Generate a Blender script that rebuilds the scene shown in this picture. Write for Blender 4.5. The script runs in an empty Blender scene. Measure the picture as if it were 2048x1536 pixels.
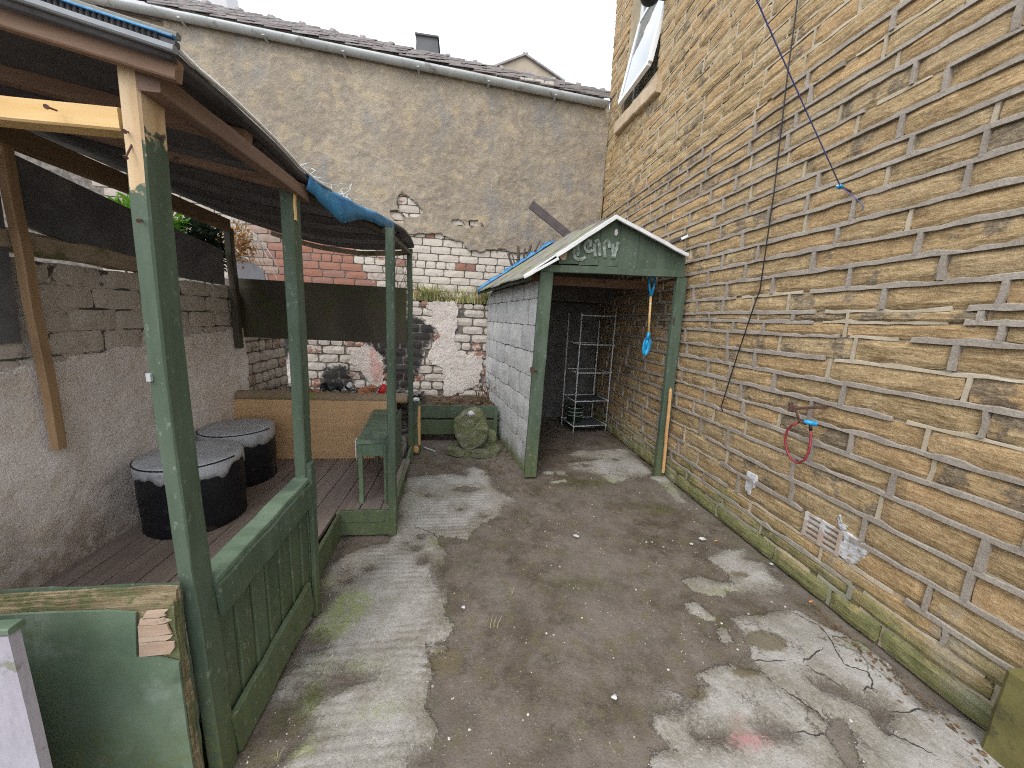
import bpy, math, random
import numpy as np
from mathutils import Vector, Matrix, noise

random.seed(7)
rng = np.random.default_rng(7)
S = bpy.context.scene
C = S.collection

# ------------------------------------------------------------------ camera
F = 710.0                                   # focal length in pixels of a 2048 px wide picture
CAM = np.array([0.0, 0.0, 1.5])
_v = np.array([-94.0, -133.0]); _r = -0.048
_b = -F * F / (_v[0] * _r + _v[1]); _a = _r * _b
Yc = np.array([_v[0], _v[1], F]); Yc /= np.linalg.norm(Yc)
Zc = -np.array([_a, _b, F]); Zc /= np.linalg.norm(Zc)
Xc = np.cross(Yc, Zc); Xc = Xc if Xc[0] > 0 else -Xc
RM = np.stack([Xc, Yc, Zc], 1)              # world -> camera (x right, y down, z forward)
cd = bpy.data.cameras.new('camera'); cam = bpy.data.objects.new('camera', cd); C.objects.link(cam)
cd.sensor_width = 36; cd.lens = 36 * F / 2048; cd.clip_start = 0.05; cd.clip_end = 400
W3 = RM.T @ np.diag([1.0, -1.0, -1.0])
cam.matrix_world = Matrix([[*W3[i], CAM[i]] for i in range(3)] + [[0, 0, 0, 1]])
S.camera = cam

# ------------------------------------------------------------------ sky, sun, exposure
SKY_OFS = (9.1, 4.4, 3.3)
SUN_EL, SUN_AZ = math.radians(52), math.radians(215)     # azimuth measured clockwise from +Y
w = bpy.data.worlds.new('World'); S.world = w; w.use_nodes = True
nt = w.node_tree; nt.nodes.clear()
o_ = nt.nodes.new('ShaderNodeOutputWorld'); bg = nt.nodes.new('ShaderNodeBackground')
sk = nt.nodes.new('ShaderNodeTexSky'); sk.sky_type = 'NISHITA'; sk.sun_disc = False
sk.sun_elevation = SUN_EL; sk.sun_rotation = SUN_AZ; sk.dust_density = 3.0
tc = nt.nodes.new('ShaderNodeTexCoord'); nz = nt.nodes.new('ShaderNodeTexNoise')
nz.inputs['Scale'].default_value = 1.7; nz.inputs['Detail'].default_value = 4
rp = nt.nodes.new('ShaderNodeValToRGB'); rp.color_ramp.elements[0].position = 0.36; rp.color_ramp.elements[1].position = 0.62
rp.color_ramp.elements[0].color = (0.68, 0.68, 0.68, 1); rp.color_ramp.elements[1].color = (0.97, 0.97, 0.97, 1)
mx = nt.nodes.new('ShaderNodeMixRGB'); 
cr2 = nt.nodes.new('ShaderNodeValToRGB'); cr2.color_ramp.elements[0].position = 0.38; cr2.color_ramp.elements[1].position = 0.66
cr2.color_ramp.elements[0].color = (0.28, 0.32, 0.36, 1); cr2.color_ramp.elements[1].color = (0.96, 0.985, 1.0, 1)
mu = nt.nodes.new('ShaderNodeVectorMath'); mu.operation = 'SCALE'; mu.inputs['Scale'].default_value = 11.5
nz2_ = nt.nodes.new('ShaderNodeTexNoise'); nz2_.inputs['Scale'].default_value = 2.3; nz2_.inputs['Detail'].default_value = 5
L = nt.links.new
ofs = nt.nodes.new('ShaderNodeVectorMath'); ofs.operation = 'ADD'; ofs.inputs[1].default_value = SKY_OFS
L(tc.outputs['Generated'], ofs.inputs[0]); L(ofs.outputs[0], nz2_.inputs['Vector']); L(nz2_.outputs['Fac'], cr2.inputs['Fac']); L(cr2.outputs['Color'], mu.inputs[0]); L(mu.outputs[0], mx.inputs[2])
L(tc.outputs['Generated'], nz.inputs['Vector']); L(nz.outputs['Fac'], rp.inputs['Fac']); L(rp.outputs['Color'], mx.inputs[0])
L(sk.outputs['Color'], mx.inputs[1]); L(mx.outputs['Color'], bg.inputs['Color']); L(bg.outputs[0], o_.inputs[0])
bg.inputs['Strength'].default_value = 0.135
sl = bpy.data.lights.new('sun', 'SUN'); sl.energy = 0.5; sl.angle = math.radians(24); sl.color = (1, 0.97, 0.93)
so = bpy.data.objects.new('sun', sl); C.objects.link(so)
sd = Vector((math.sin(SUN_AZ) * math.cos(SUN_EL), math.cos(SUN_AZ) * math.cos(SUN_EL), math.sin(SUN_EL)))
so.rotation_euler = sd.to_track_quat('Z', 'Y').to_euler(); so.location = (-3, -4, 9)
vs = S.view_settings; vs.view_transform = 'Standard'; vs.look = 'None'; vs.gamma = 1; vs.use_curve_mapping = False
vs.exposure = 1.40
S.render.engine = 'CYCLES'
S.cycles.filter_width = 1.1; S.cycles.use_denoising = False; S.cycles.max_bounces = 8; S.cycles.diffuse_bounces = 6

# ------------------------------------------------------------------ points on real planes from the survey photograph
def ray(px, py): return RM.T @ np.array([px - 1024.0, py - 768.0, F])
def on(px, py, ax, val):
    d = ray(px, py); t = (val - CAM[ax]) / d[ax]; return CAM + t * d
def gx(px, py, x): return on(px, py, 0, x)
def gy(px, py, y): return on(px, py, 1, y)
def gz(px, py, z=0.0): return on(px, py, 2, z)
def proj(p):
    c = RM @ (np.asarray(p, float) - CAM)
    if c[2] <= 0.02: return None
    return 1024 + F * c[0] / c[2], 768 + F * c[1] / c[2], c[2]
def seen(p, m=260):
    q = proj(p)
    return q is not None and -m < q[0] < 2048 + m and -m < q[1] < 1536 + m

# ------------------------------------------------------------------ materials
class Gm:
    def __init__(s, name):
        s.m = bpy.data.materials.new(name); s.m.use_nodes = True
        s.t = s.m.node_tree; s.t.nodes.clear()
        s.out = s.t.nodes.new('ShaderNodeOutputMaterial'); s.b = s.t.nodes.new('ShaderNodeBsdfPrincipled')
        s.t.links.new(s.b.outputs[0], s.out.inputs[0]); s._p = None
    def N(s, ty, **k):
        n = s.t.nodes.new(ty)
        for a, v in k.items(): setattr(n, a, v)
        return n
    def put(s, sock, v):
        if isinstance(v, bpy.types.NodeSocket): s.t.links.new(v, sock)
        elif isinstance(v, (tuple, list)) and len(v) == 3 and sock.type == 'RGBA': sock.default_value = (*v, 1)
        else: sock.default_value = v
    def pos(s):
        if s._p is None: s._p = s.N('ShaderNodeNewGeometry')
        return s._p.outputs['Position']
    def nor(s): s.pos(); return s._p.outputs['Normal']
    def tco(s, k='Object'): return s.N('ShaderNodeTexCoord').outputs[k]
    def xyz(s, v):
        n = s.N('ShaderNodeSeparateXYZ'); s.put(n.inputs[0], v); return n.outputs
    def vm(s, op, a, b):
        n = s.N('ShaderNodeVectorMath', operation=op); s.put(n.inputs[0], a); s.put(n.inputs[1], b); return n.outputs[0]
    def m_(s, op, a, b=0.5, c=0.5, clamp=False):
        n = s.N('ShaderNodeMath', operation=op, use_clamp=clamp)
        s.put(n.inputs[0], a); s.put(n.inputs[1], b); s.put(n.inputs[2], c); return n.outputs[0]
    def ns(s, scale, v=None, det=4, rough=0.55, stretch=None, dist=0.0):
        v = s.pos() if v is None else v
        if stretch: v = s.vm('MULTIPLY', v, stretch)
        n = s.N('ShaderNodeTexNoise'); s.put(n.inputs['Vector'], v)
        n.inputs['Scale'].default_value = scale; n.inputs['Detail'].default_value = det
        n.inputs['Roughness'].default_value = rough; n.inputs['Distortion'].default_value = dist
        return n.outputs['Fac']
    def vor(s, scale, v=None, feat='F1'):
        n = s.N('ShaderNodeTexVoronoi', feature=feat); s.put(n.inputs['Vector'], s.pos() if v is None else v)
        n.inputs['Scale'].default_value = scale; return n.outputs['Distance']
    def ss(s, x, a, b, lo=0.0, hi=1.0):
        n = s.N('ShaderNodeMapRange', interpolation_type='SMOOTHSTEP'); s.put(n.inputs[0], x)
        n.inputs[1].default_value = a; n.inputs[2].default_value = b; n.inputs[3].default_value = lo; n.inputs[4].default_value = hi
        return n.outputs[0]
    def mix(s, f, a, b, op='MIX'):
        n = s.N('ShaderNodeMixRGB', blend_type=op); s.put(n.inputs[0], f); s.put(n.inputs[1], a); s.put(n.inputs[2], b); return n.outputs[0]
    def at(s, name): return s.N('ShaderNodeAttribute', attribute_name=name).outputs['Fac']
    def mul(s, a, b): return s.m_('MULTIPLY', a, b)
    def add(s, a, b): return s.m_('ADD', a, b)
    def sub(s, a, b): return s.m_('SUBTRACT', a, b)
    def done(s, col, rough=0.85, h=None, bump=0.5, dist=0.01, spec=0.3, **k):
        s.put(s.b.inputs['Base Color'], col); s.put(s.b.inputs['Roughness'], rough)
        s.b.inputs['Specular IOR Level'].default_value = spec
        for a, v in k.items(): s.put(s.b.inputs[a.replace('_', ' ')], v)
        if h is not None:
            n = s.N('ShaderNodeBump'); n.inputs['Strength'].default_value = bump; n.inputs['Distance'].default_value = dist
            s.put(n.inputs['Height'], h); s.t.links.new(n.outputs[0], s.b.inputs['Normal'])
        return s.m

def shifted(g, k=23.0):                     # world position shifted per piece, so no two pieces share grain
    r = g.at('rnd')
    n = g.N('ShaderNodeCombineXYZ')
    for i in range(3): g.put(n.inputs[i], g.mul(r, k * (1 + i * 0.37)))
    return g.vm('ADD', g.pos(), n.outputs[0]), r

def mat_sandstone():
    g = Gm('sandstone'); p, r = shifted(g)
    lay = g.ns(11, p, 6, 0.7, (1, 0.55, 2.9), 0.9); mid = g.ns(5, p, 4); fine = g.ns(62, p, 5, 0.78, (1, 0.6, 1.7))
    c = g.mix(g.ss(lay, 0.34, 0.68), (0.245, 0.162, 0.078), (0.475, 0.342, 0.182))
    c = g.mix(g.ss(r, 0.2, 0.95, 0, 0.55), c, (0.46, 0.285, 0.135))
    c = g.mix(g.ss(g.m_('FRACT', g.mul(r, 7.3)), 0.55, 1, 0, 0.5), c, (0.44, 0.345, 0.21))
    c = g.mix(g.ss(mid, 0.52, 0.7, 0, 0.45), c, (0.40, 0.24, 0.12))
    thr = g.add(g.ns(7, p, 5, 0.6), g.ss(g.m_('FRACT', g.mul(r, 17.7)), 0.4, 1.0, -0.12, 0.09))
    c = g.mix(g.ss(thr, 0.575, 0.64, 0, 0.72), c, (0.115, 0.1, 0.085))
    c = g.mix(g.ss(g.ns(26, p, 4, 0.7), 0.6, 0.72, 0, 0.45), c, (0.17, 0.13, 0.085))
    c = g.mix(g.ss(fine, 0.45, 0.70, 0, 0.6), c, (0.60, 0.475, 0.295)); c = g.mix(g.ss(fine, 0.46, 0.30, 0, 0.75), c, (0.19, 0.125, 0.06))
    z = g.xyz(g.pos())[2]
    ms = g.add(z, g.mul(g.sub(g.ns(6, None, 5, 0.65), 0.5), 0.75))
    grn = g.mix(g.ns(18, None), (0.075, 0.095, 0.035), (0.30, 0.30, 0.13))
    c = g.mix(g.ss(ms, 0.02, 0.36, 0.92, 0), c, grn)
    gr = g.ss(g.ns(3.1, None, 4, 0.6), 0.55, 0.72, 0, 0.5)
    c = g.mix(g.mul(gr, g.ss(z, 0.2, 0.9, 1, 0)), c, (0.3, 0.31, 0.28))
    hgt = g.add(g.mul(lay, 1.0), g.add(g.mul(fine, 0.35), g.mul(g.ns(24, p, 5, 0.65), 0.6)))
    return g.done(c, 0.93, hgt, 0.95, 0.016, 0.2)

def mat_simple(name, a, b, scale=8, rough=0.85, bump=0.3, dist=0.006, stretch=None, spots=None, spec=0.3, fine=90, **k):
    g = Gm(name); n = g.ns(scale, None, 5, 0.6, stretch)
    c = g.mix(g.ss(n, 0.33, 0.68), a, b)
    f = g.ns(fine, None, 3, 0.65, stretch)
    c = g.mix(g.ss(f, 0.35, 0.75, 0, 0.3), c, tuple(x * 0.6 for x in a))
    if spots: c = g.mix(g.ss(g.ns(spots[1], None, 5, 0.65), spots[2], spots[2] + 0.08, 0, spots[3] if len(spots) > 3 else 0.8), c, spots[0])
    return g.done(c, rough, g.add(g.mul(n, 0.6), g.mul(f, 0.4)), bump, dist, spec, **k)

def mat_mortar():
    g = Gm('strap_mortar'); n = g.ns(7, None, 5, 0.6); f = g.ns(110, None, 3, 0.7)
    c = g.mix(g.ss(n, 0.3, 0.7), (0.255, 0.218, 0.182), (0.36, 0.315, 0.268))
    c = g.mix(g.ss(f, 0.4, 0.7, 0, 0.6), c, (0.17, 0.14, 0.11))
    c = g.mix(g.ss(g.ns(2.3, None, 4), 0.56, 0.7, 0, 0.5), c, (0.37, 0.33, 0.28))
    z = g.xyz(g.pos())[2]
    ms = g.add(z, g.mul(g.sub(g.ns(5, None, 5, 0.65), 0.5), 0.8))
    c = g.mix(g.ss(ms, 0.0, 0.3, 0.7, 0), c, g.mix(g.ns(22), (0.14, 0.17, 0.07), (0.33, 0.34, 0.25)))
    return g.done(c, 0.95, g.add(f, g.mul(n, 0.6)), 0.5, 0.005, 0.15)

def paint_green(name, k=1.0, wear=0.62, bare=None, stretch=(1, 1, 0.12), haze=False):
    g = Gm(name); p = g.tco('Object'); p = g.vm('ADD', p, g.mul(g.at('rnd'), 9.0))
    gr = g.ns(16, p, 5, 0.6, stretch); big = g.ns(3, None, 4); f = g.ns(60, None, 4, 0.7)
    c = g.mix(g.ss(gr, 0.3, 0.7), (0.044 * k, 0.066 * k, 0.043 * k), (0.072 * k, 0.101 * k, 0.069 * k))
    c = g.mix(g.ss(big, 0.4, 0.7, 0, 0.5), c, (0.088 * k, 0.115 * k, 0.086 * k))
    z = g.xyz(g.pos())[2]
    c = g.mix(g.mul(g.ss(g.add(z, g.mul(big, 0.5)), 0.3, 0.85, 0.75, 0), g.ss(f, 0.3, 0.7)), c, (0.12, 0.13, 0.035))
    c = g.mix(g.ss(g.ns(44, p, 5, 0.75, (1, 1, 0.5)), wear, wear + 0.05, 0, 0.45), c, (0.24, 0.27, 0.22))
    if haze: c = g.mix(g.ss(g.ns(4.5, None, 6, 0.7), 0.5, 0.72, 0, 0.55), c, (0.27, 0.31, 0.27)); c = g.mix(g.ss(g.ns(3.2, p, 4, 0.6), 0.60, 0.70, 0, 0.5), c, (0.035, 0.045, 0.045))
    c = g.mix(g.ss(g.ns(21, p, 5, 0.7), 0.69, 0.72, 0, 0.8), c, (0.40, 0.24, 0.13))
    if bare:
        nx = g.m_('ABSOLUTE', g.xyz(g.nor())[0])
        thr = g.add(bare[0], g.mul(nx, bare[1]))
        d = g.sub(g.add(z, g.add(g.mul(g.sub(g.ns(60, None, 3), 0.5), 0.06), g.mul(g.sub(g.ns(14, None, 2), 0.5), 0.12))), thr)
        wood = g.mix(g.ss(g.ns(9, p, 5, 0.6, (3, 3, 0.25)), 0.35, 0.7), (0.62, 0.47, 0.30), (0.46, 0.31, 0.17))
        dark = g.ss(g.add(z, g.mul(g.ns(30, None, 4), 0.15)), 2.0, 2.12, 0, 0.7)
        wood = g.mix(g.mul(dark, nx), wood, (0.12, 0.085, 0.06))
        c = g.mix(g.ss(d, -0.004, 0.004), c, wood)
    return g.done(c, 0.7, g.add(gr, g.mul(f, 0.5)), 0.35, 0.004, 0.3)

def mat_wood(name, a, b, knots=True, rough=0.8, axis=1):
    st = [3.5, 3.5, 3.5]; st[axis] = 0.22
    g = Gm(name); p = g.vm('ADD', g.pos(), g.mul(g.at('rnd'), 11.0))
    n = g.ns(8, p, 5, 0.6, tuple(st), 0.4)
    c = g.mix(g.ss(n, 0.3, 0.7), a, b)
    if knots: c = g.mix(g.ss(g.ns(11, p, 2, 0.5), 0.68, 0.74, 0, 0.8), c, tuple(x * 0.28 for x in a))
    c = g.mix(g.ss(g.ns(3, p, 4), 0.45, 0.75, 0, 0.5), c, tuple(x * 0.62 for x in a))
    return g.done(c, rough, n, 0.25, 0.004)

def mat_paintbrick():
    g = Gm('painted_brick'); p, r = shifted(g)
    n = g.ns(14, p, 5, 0.65); f = g.ns(60, p, 4, 0.7); red = g.at('red'); soot = g.at('soot'); gry = g.at('grey')
    c = g.mix(n, (0.42, 0.37, 0.32), (0.62, 0.565, 0.50))
    c = g.mix(g.ss(r, 0.5, 1, 0, 0.5), c, (0.52, 0.47, 0.43))
    chip = g.ss(g.add(n, g.mul(red, 0.5)), 0.70, 0.76)
    brick = g.mix(f, (0.20, 0.085, 0.06), (0.37, 0.165, 0.11))
    brick = g.mix(g.ss(g.m_('FRACT', g.mul(r, 5.1)), 0.5, 1, 0, 0.7), brick, (0.2, 0.12, 0.11))
    c = g.mix(chip, c, brick)
    c = g.mix(g.mul(gry, g.ss(n, 0.3, 0.6, 0.5, 1)), c, (0.30, 0.25, 0.21))
    c = g.mix(g.ss(g.ns(9, p, 5, 0.7), 0.58, 0.68, 0, 0.6), c, (0.2, 0.165, 0.14))
    c = g.mix(g.ss(g.add(soot, g.mul(g.sub(g.ns(17, None, 5, 0.7), 0.5), 0.9)), 0.3, 0.62, 0, 0.95), c, (0.018, 0.018, 0.02))
    return g.done(c, 0.9, g.add(n, g.mul(f, 0.6)), 0.6, 0.008, 0.2)

def mat_render(name, a, b, c2, soot=False, mott=False, bmp=0.85):
    g = Gm(name); n = g.ns(2.2, None, 6, 0.62); m2 = g.ns(9, None, 5, 0.65, None, 0.8); f = g.ns(75, None, 4, 0.7)
    c = g.mix(g.ss(n, 0.36, 0.66), a, b)
    c = g.mix(g.ss(m2, 0.45, 0.7, 0, 0.55), c, c2)
    c = g.mix(g.ss(g.ns(1.1, None, 5, 0.6), 0.5, 0.68, 0, 0.45), c, tuple(x * 0.72 for x in a))
    if mott:
        c = g.mix(g.ss(g.ns(4.2, None, 6, 0.72), 0.5, 0.66, 0, 0.6), c, (0.43, 0.345, 0.21)); c = g.mix(g.ss(g.ns(2.4, None, 6, 0.7, (1, 1, .55)), 0.52, 0.64, 0, 0.7), c, (0.235, 0.225, 0.215))
        c = g.mix(g.ss(g.ns(19, None, 6, 0.78, (1, 1, 1.6)), 0.56, 0.66, 0, 0.55), c, (0.27, 0.235, 0.2)); c = g.mix(g.ss(g.ns(27, None, 5, 0.75, (1, 1, 1.6)), 0.57, 0.68, 0, 0.6), c, (0.46, 0.405, 0.33))
    c = g.mix(g.ss(g.ns(30, None, 5, 0.75), 0.64, 0.7, 0, 0.7), c, tuple(x * 0.35 for x in a))
    if bmp < .8:
        zz = g.add(g.xyz(g.pos())[2], g.mul(g.sub(g.ns(3.5, None, 6, .7), .5), .9))
        c = g.mix(g.mul(g.ss(zz, .55, .12, 0, .75), g.ss(g.ns(13, None, 5, .7), .35, .65, .3, 1)), c, (0.23, 0.16, 0.105))
        c = g.mix(g.ss(g.ns(11, None, 6, .78, (1, 1, 1.6)), .60, .66, 0, .7), c, (0.40, 0.30, 0.21)); c = g.mix(g.ss(g.ns(23, None, 5, .75), .66, .70, 0, .8), c, (0.13, 0.10, 0.08))
    if soot:
        s = g.at('soot'); c = g.mix(g.ss(g.add(s, g.mul(g.sub(m2, 0.5), 0.7)), 0.3, 0.62, 0, 0.95), c, (0.02, 0.02, 0.02))
        c = g.mix(g.ss(g.add(g.at('red'), g.mul(g.sub(m2, 0.5), 2.2)), 0.25, 0.75, 0, 0.8), c, (0.52, 0.30, 0.27))
    ck = g.ss(g.vor(3.2, g.vm('ADD', g.pos(), g.mul(m2, 0.25)), 'DISTANCE_TO_EDGE'), 0.0, 0.012, 0, 1)
    c = g.mix(g.mul(g.m_('SUBTRACT', 1.0, ck), g.ss(n, 0.5, 0.62, 0, 0.6)), c, tuple(x * 0.4 for x in a))
    c = g.mix(g.ss(g.ns(7, None, 6, 0.75, (1, 1, 3.5), 0.6), 0.62, 0.66, 0, 0.4), c, tuple(x * 0.55 for x in a))
    h = g.add(g.add(g.mul(m2, 1.3), g.mul(f, 0.5)), g.mul(g.ns(22, None, 5, 0.7, None, 1.2), 0.7))
    return g.done(c, 0.95, h, bmp, 0.018, 0.15)

def mat_ground():
    g = Gm('yard_concrete'); d = g.at('conc'); moss = g.at('moss'); red = g.at('red'); ck = g.at('crack'); stain = g.at('stain')
    n1 = g.ns(5, None, 6, 0.65); n2 = g.ns(26, None, 5, 0.7); n3 = g.ns(120, None, 3, 0.7); n4 = g.ns(1.6, None, 5)
    e = g.add(g.add(d, 0.012), g.add(g.mul(g.sub(n2, 0.5), 0.075), g.mul(g.sub(g.ns(75, None, 4, 0.75), 0.5), 0.06)))
    hard = g.ss(e, -0.006, 0.006); soft = g.ss(g.add(e, g.mul(g.sub(g.ns(58, None, 5, 0.8), 0.5), 0.16)), -0.05, 0.05)
    sel = g.ss(g.ns(1.9, None, 3), 0.44, 0.56); mk = g.add(g.mul(hard, g.m_('SUBTRACT', 1.0, sel)), g.mul(soft, sel))
    wear = g.ss(g.add(e, g.mul(g.sub(n1, 0.5), 0.34)), -0.01, 0.14)
    dirt = g.mix(g.ss(n1, 0.35, 0.65), (0.095, 0.073, 0.055), (0.165, 0.135, 0.112))
    dirt = g.mix(g.ss(g.ns(7, None, 6, .75), .50, .64, 0, .7), dirt, (0.06, 0.05, 0.034)); dirt = g.mix(g.ss(n4, 0.42, 0.66, 0, 0.6), dirt, (0.185, 0.158, 0.138))
    dirt = g.mix(g.ss(g.ns(9, None, 5, 0.7), 0.50, 0.66, 0, 0.6), dirt, (0.125, 0.108, 0.05))
    dirt = g.mix(g.ss(n3, 0.58, 0.70, 0, 0.55), dirt, (0.27, 0.24, 0.21)); dirt = g.mix(g.ss(g.ns(85, None, 4, 0.75), 0.56, 0.68, 0, 0.6), dirt, (0.055, 0.043, 0.033)); dirt = g.mix(g.ss(g.ns(17, None, 5, .7), .56, .7, 0, .5), dirt, (0.2, 0.175, 0.155))
    con = g.mix(g.ss(n1, 0.3, 0.7), (0.27, 0.25, 0.22), (0.385, 0.367, 0.34))
    con = g.mix(g.ss(n2, 0.52, 0.72, 0, 0.5), con, (0.22, 0.195, 0.165))
    con = g.mix(g.ss(n3, 0.54, 0.70, 0, 0.6), con, (0.2, 0.18, 0.15)); con = g.mix(g.ss(g.ns(48, None, 4, 0.75), 0.60, 0.68, 0, 0.7), con, (0.16, 0.14, 0.11))
    con = g.mix(g.ss(g.ns(95, None, 4, 0.8), 0.54, 0.64, 0, 0.6), con, (0.49, 0.475, 0.45)); con = g.mix(g.ss(g.vor(70), 0.10, 0.22, 0.6, 0), con, (0.15, 0.13, 0.11))
    con = g.mix(g.ss(g.ns(3.3, None, 6, 0.7), 0.5, 0.68, 0, 0.65), con, (0.20, 0.19, 0.145))
    con = g.mix(wear, g.mix(g.ss(g.ns(55, None, 4, .75), .4, .6, .25, .8), con, (0.17, 0.145, 0.105)), con)
    c = g.mix(mk, dirt, con)
    c = g.mix(g.mul(g.ss(g.add(stain, g.mul(g.sub(n2, 0.5), 0.8)), 0.35, 0.6), 0.85), c, (0.13, 0.105, 0.062))
    mm = g.mul(g.ss(g.add(moss, g.mul(g.sub(n2, 0.5), 1.3)), 0.25, 1.0), g.mul(g.ss(g.ns(60, None, 4, 0.75), 0.36, 0.60, 0.5, 1), g.ss(g.ns(22, None, 5, 0.75), 0.34, 0.56, 0.25, 1)))
    c = g.mix(g.mul(mm, 0.8), c, g.mix(mk, (0.07, 0.075, 0.018), (0.26, 0.31, 0.09)))
    c = g.mix(g.mul(g.mul(g.ss(g.add(red, g.mul(g.sub(n2, 0.5), 0.9)), 0.1, 1.15), mk), g.ss(g.ns(95, None, 4, 0.8), 0.42, 0.58, 0.1, 0.7)), c, (0.46, 0.13, 0.15))
    wob = g.mul(g.sub(n2, 0.5), 0.012)
    c1 = g.ss(g.m_('ABSOLUTE', g.add(g.at('cs'), wob)), 0.0012, 0.0034)
    c1 = g.m_('MAXIMUM', c1, g.ss(ck, 0.022, 0.03))
    vo = g.vor(3.6, g.vm('ADD', g.pos(), g.mul(n2, 0.22)), 'DISTANCE_TO_EDGE')
    px_ = g.xyz(g.pos())[0]
    c2 = g.m_('MAXIMUM', g.ss(vo, 0.004, 0.014), g.m_('MAXIMUM', g.ss(px_, 1.25, 1.0, 0, 1), g.ss(g.ns(2.4, None, 3), 0.56, 0.50, 0, 1)))
    cr = g.m_('MAXIMUM', g.m_('MINIMUM', c1, g.mix(0.5, c2, (1, 1, 1))), g.m_('SUBTRACT', 1.0, mk))
    c = g.mix(cr, (0.05, 0.042, 0.035), c)
    x = g.xyz(g.pos())
    rid = g.m_('SINE', g.mul(g.add(x[1], g.mul(n1, 0.05)), 150.0))
    rid = g.mul(g.mul(rid, g.ss(g.ns(2.7, None, 3), 0.4, 0.6)), g.ss(x[0], 0.3, 0.6, 1, 0))
    h = g.add(g.add(g.mul(mk, 0.55), g.mul(g.mul(rid, mk), 0.13)), g.add(g.mul(n2, 0.5), g.add(g.mul(n3, 0.3), g.mul(cr, 0.5))))
    rough = g.mix(mk, g.mix(g.ss(n4, 0.4, 0.6), (0.45,) * 3, (0.75,) * 3), (0.85,) * 3)
    return g.done(c, rough, h, 0.9, 0.012, 0.3)

def mat_brickred():
    return mat_simple('rubble_brick', (0.36, 0.14, 0.075), (0.5, 0.24, 0.14), 12, 0.9, 0.5, 0.008, None, ((0.03, 0.03, 0.03), 9, 0.55))

MT = {}
MT['stone'] = mat_sandstone(); MT['strap'] = mat_mortar()
MT['buff'] = mat_simple('buff_mortar', (0.36, 0.30, 0.21), (0.48, 0.41, 0.31), 6, 0.95, 0.5, 0.008)
MT['dark_joint'] = mat_simple('dark_joint', (0.09, 0.08, 0.07), (0.22, 0.195, 0.17), 20, 0.95, 0.6, 0.01)
MT['pjoint'] = mat_simple('painted_joint', (0.48, 0.41, 0.36), (0.62, 0.55, 0.49), 9, 0.95, 0.6, 0.01, None, ((0.05, 0.042, 0.035), 7, 0.46, 0.9))
MT['pbrick'] = mat_paintbrick()
MT['render'] = mat_render('old_render', (0.245, 0.206, 0.168), (0.335, 0.288, 0.228), (0.47, 0.395, 0.29), False, True)
MT['lrender'] = mat_render('painted_render', (0.70, 0.635, 0.60), (0.80, 0.745, 0.72), (0.66, 0.57, 0.47), bmp=0.4)
MT['plaster'] = mat_render('flaking_plaster', (0.56, 0.49, 0.45), (0.64, 0.58, 0.53), (0.47, 0.40, 0.36), True)
MT['block'] = None
MT['ground'] = mat_ground()
MT['green'] = paint_green('green_paint', 1.12, 0.585); MT['greenp'] = paint_green('green_post_paint', 1.12, 0.60, (1.755, 0.125))
MT['greenl'] = paint_green('green_board_paint', 1.85, 0.70, None, (0.3, 1, 0.3), True)
MT['deck'] = mat_wood('deck_wood', (0.20, 0.158, 0.138), (0.27, 0.22, 0.195), False, 0.7)
MT['rafter'] = mat_wood('rafter_wood', (0.175, 0.108, 0.072), (0.26, 0.165, 0.112), True, 0.8, 0)
MT['rafter2'] = mat_wood('dull_rafter_wood', (0.15, 0.095, 0.07), (0.22, 0.145, 0.11), True, 0.8, 1)
MT['pine'] = mat_wood('fresh_pine', (0.66, 0.42, 0.17), (0.74, 0.52, 0.26), True, 0.75, 0)
MT['brown'] = mat_wood('brown_beam_wood', (0.16, 0.10, 0.055), (0.22, 0.14, 0.08), True, 0.85)
MT['batten'] = mat_wood('batten_wood', (0.28, 0.17, 0.09), (0.38, 0.245, 0.14), True, 0.8, 2)
MT['orange'] = mat_wood('raw_orange_wood', (0.55, 0.30, 0.12), (0.64, 0.39, 0.19), False, 0.8, 2)
MT['laminate'] = mat_wood('oak_effect_laminate', (0.50, 0.31, 0.165), (0.57, 0.365, 0.20), False, 0.5, 0)
MT['felt'] = mat_simple('dark_felt', (0.060, 0.056, 0.060), (0.105, 0.098, 0.102), 4, 0.85, 0.3, 0.004, None, ((0.10, 0.095, 0.09), 3, 0.6, 0.5))
MT['feltgrey'] = mat_simple('grey_felt', (0.095, 0.092, 0.098), (0.15, 0.148, 0.158), 5, 0.75, 0.3, 0.004, None, ((0.2, 0.2, 0.2), 4, 0.6, 0.5))
MT['ply'] = mat_simple('dark_stained_ply', (0.045, 0.035, 0.025), (0.085, 0.074, 0.048), 2.2, 0.6, 0.2, 0.003, (1, 1, 0.4), ((0.05, 0.06, 0.018), 3, 0.52, 0.7))
MT['log'] = mat_simple('mossy_log', (0.23, 0.165, 0.11), (0.32, 0.24, 0.165), 10, 0.9, 0.5, 0.01, (0.2, 1, 1), ((0.20, 0.22, 0.05), 3.2, 0.52))
MT['coping'] = mat_simple('mossy_coping', (0.30, 0.235, 0.165), (0.42, 0.34, 0.245), 7, 0.9, 0.5, 0.01, (1, 0.3, 1), ((0.13, 0.14, 0.05), 5, 0.5))
MT['drum'] = mat_simple('black_drum_paint', (0.010, 0.0105, 0.014), (0.016, 0.017, 0.022), 6, 0.5, 0.3, 0.004, None, ((0.075, 0.07, 0.065), 7, 0.60, 0.6))
MT['cushion'] = mat_simple('grey_drip_paint', (0.38, 0.395, 0.43), (0.50, 0.515, 0.55), 4, 0.6, 0.15, 0.003, None, ((0.2, 0.19, 0.19), 7, 0.6, 0.5))
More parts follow.
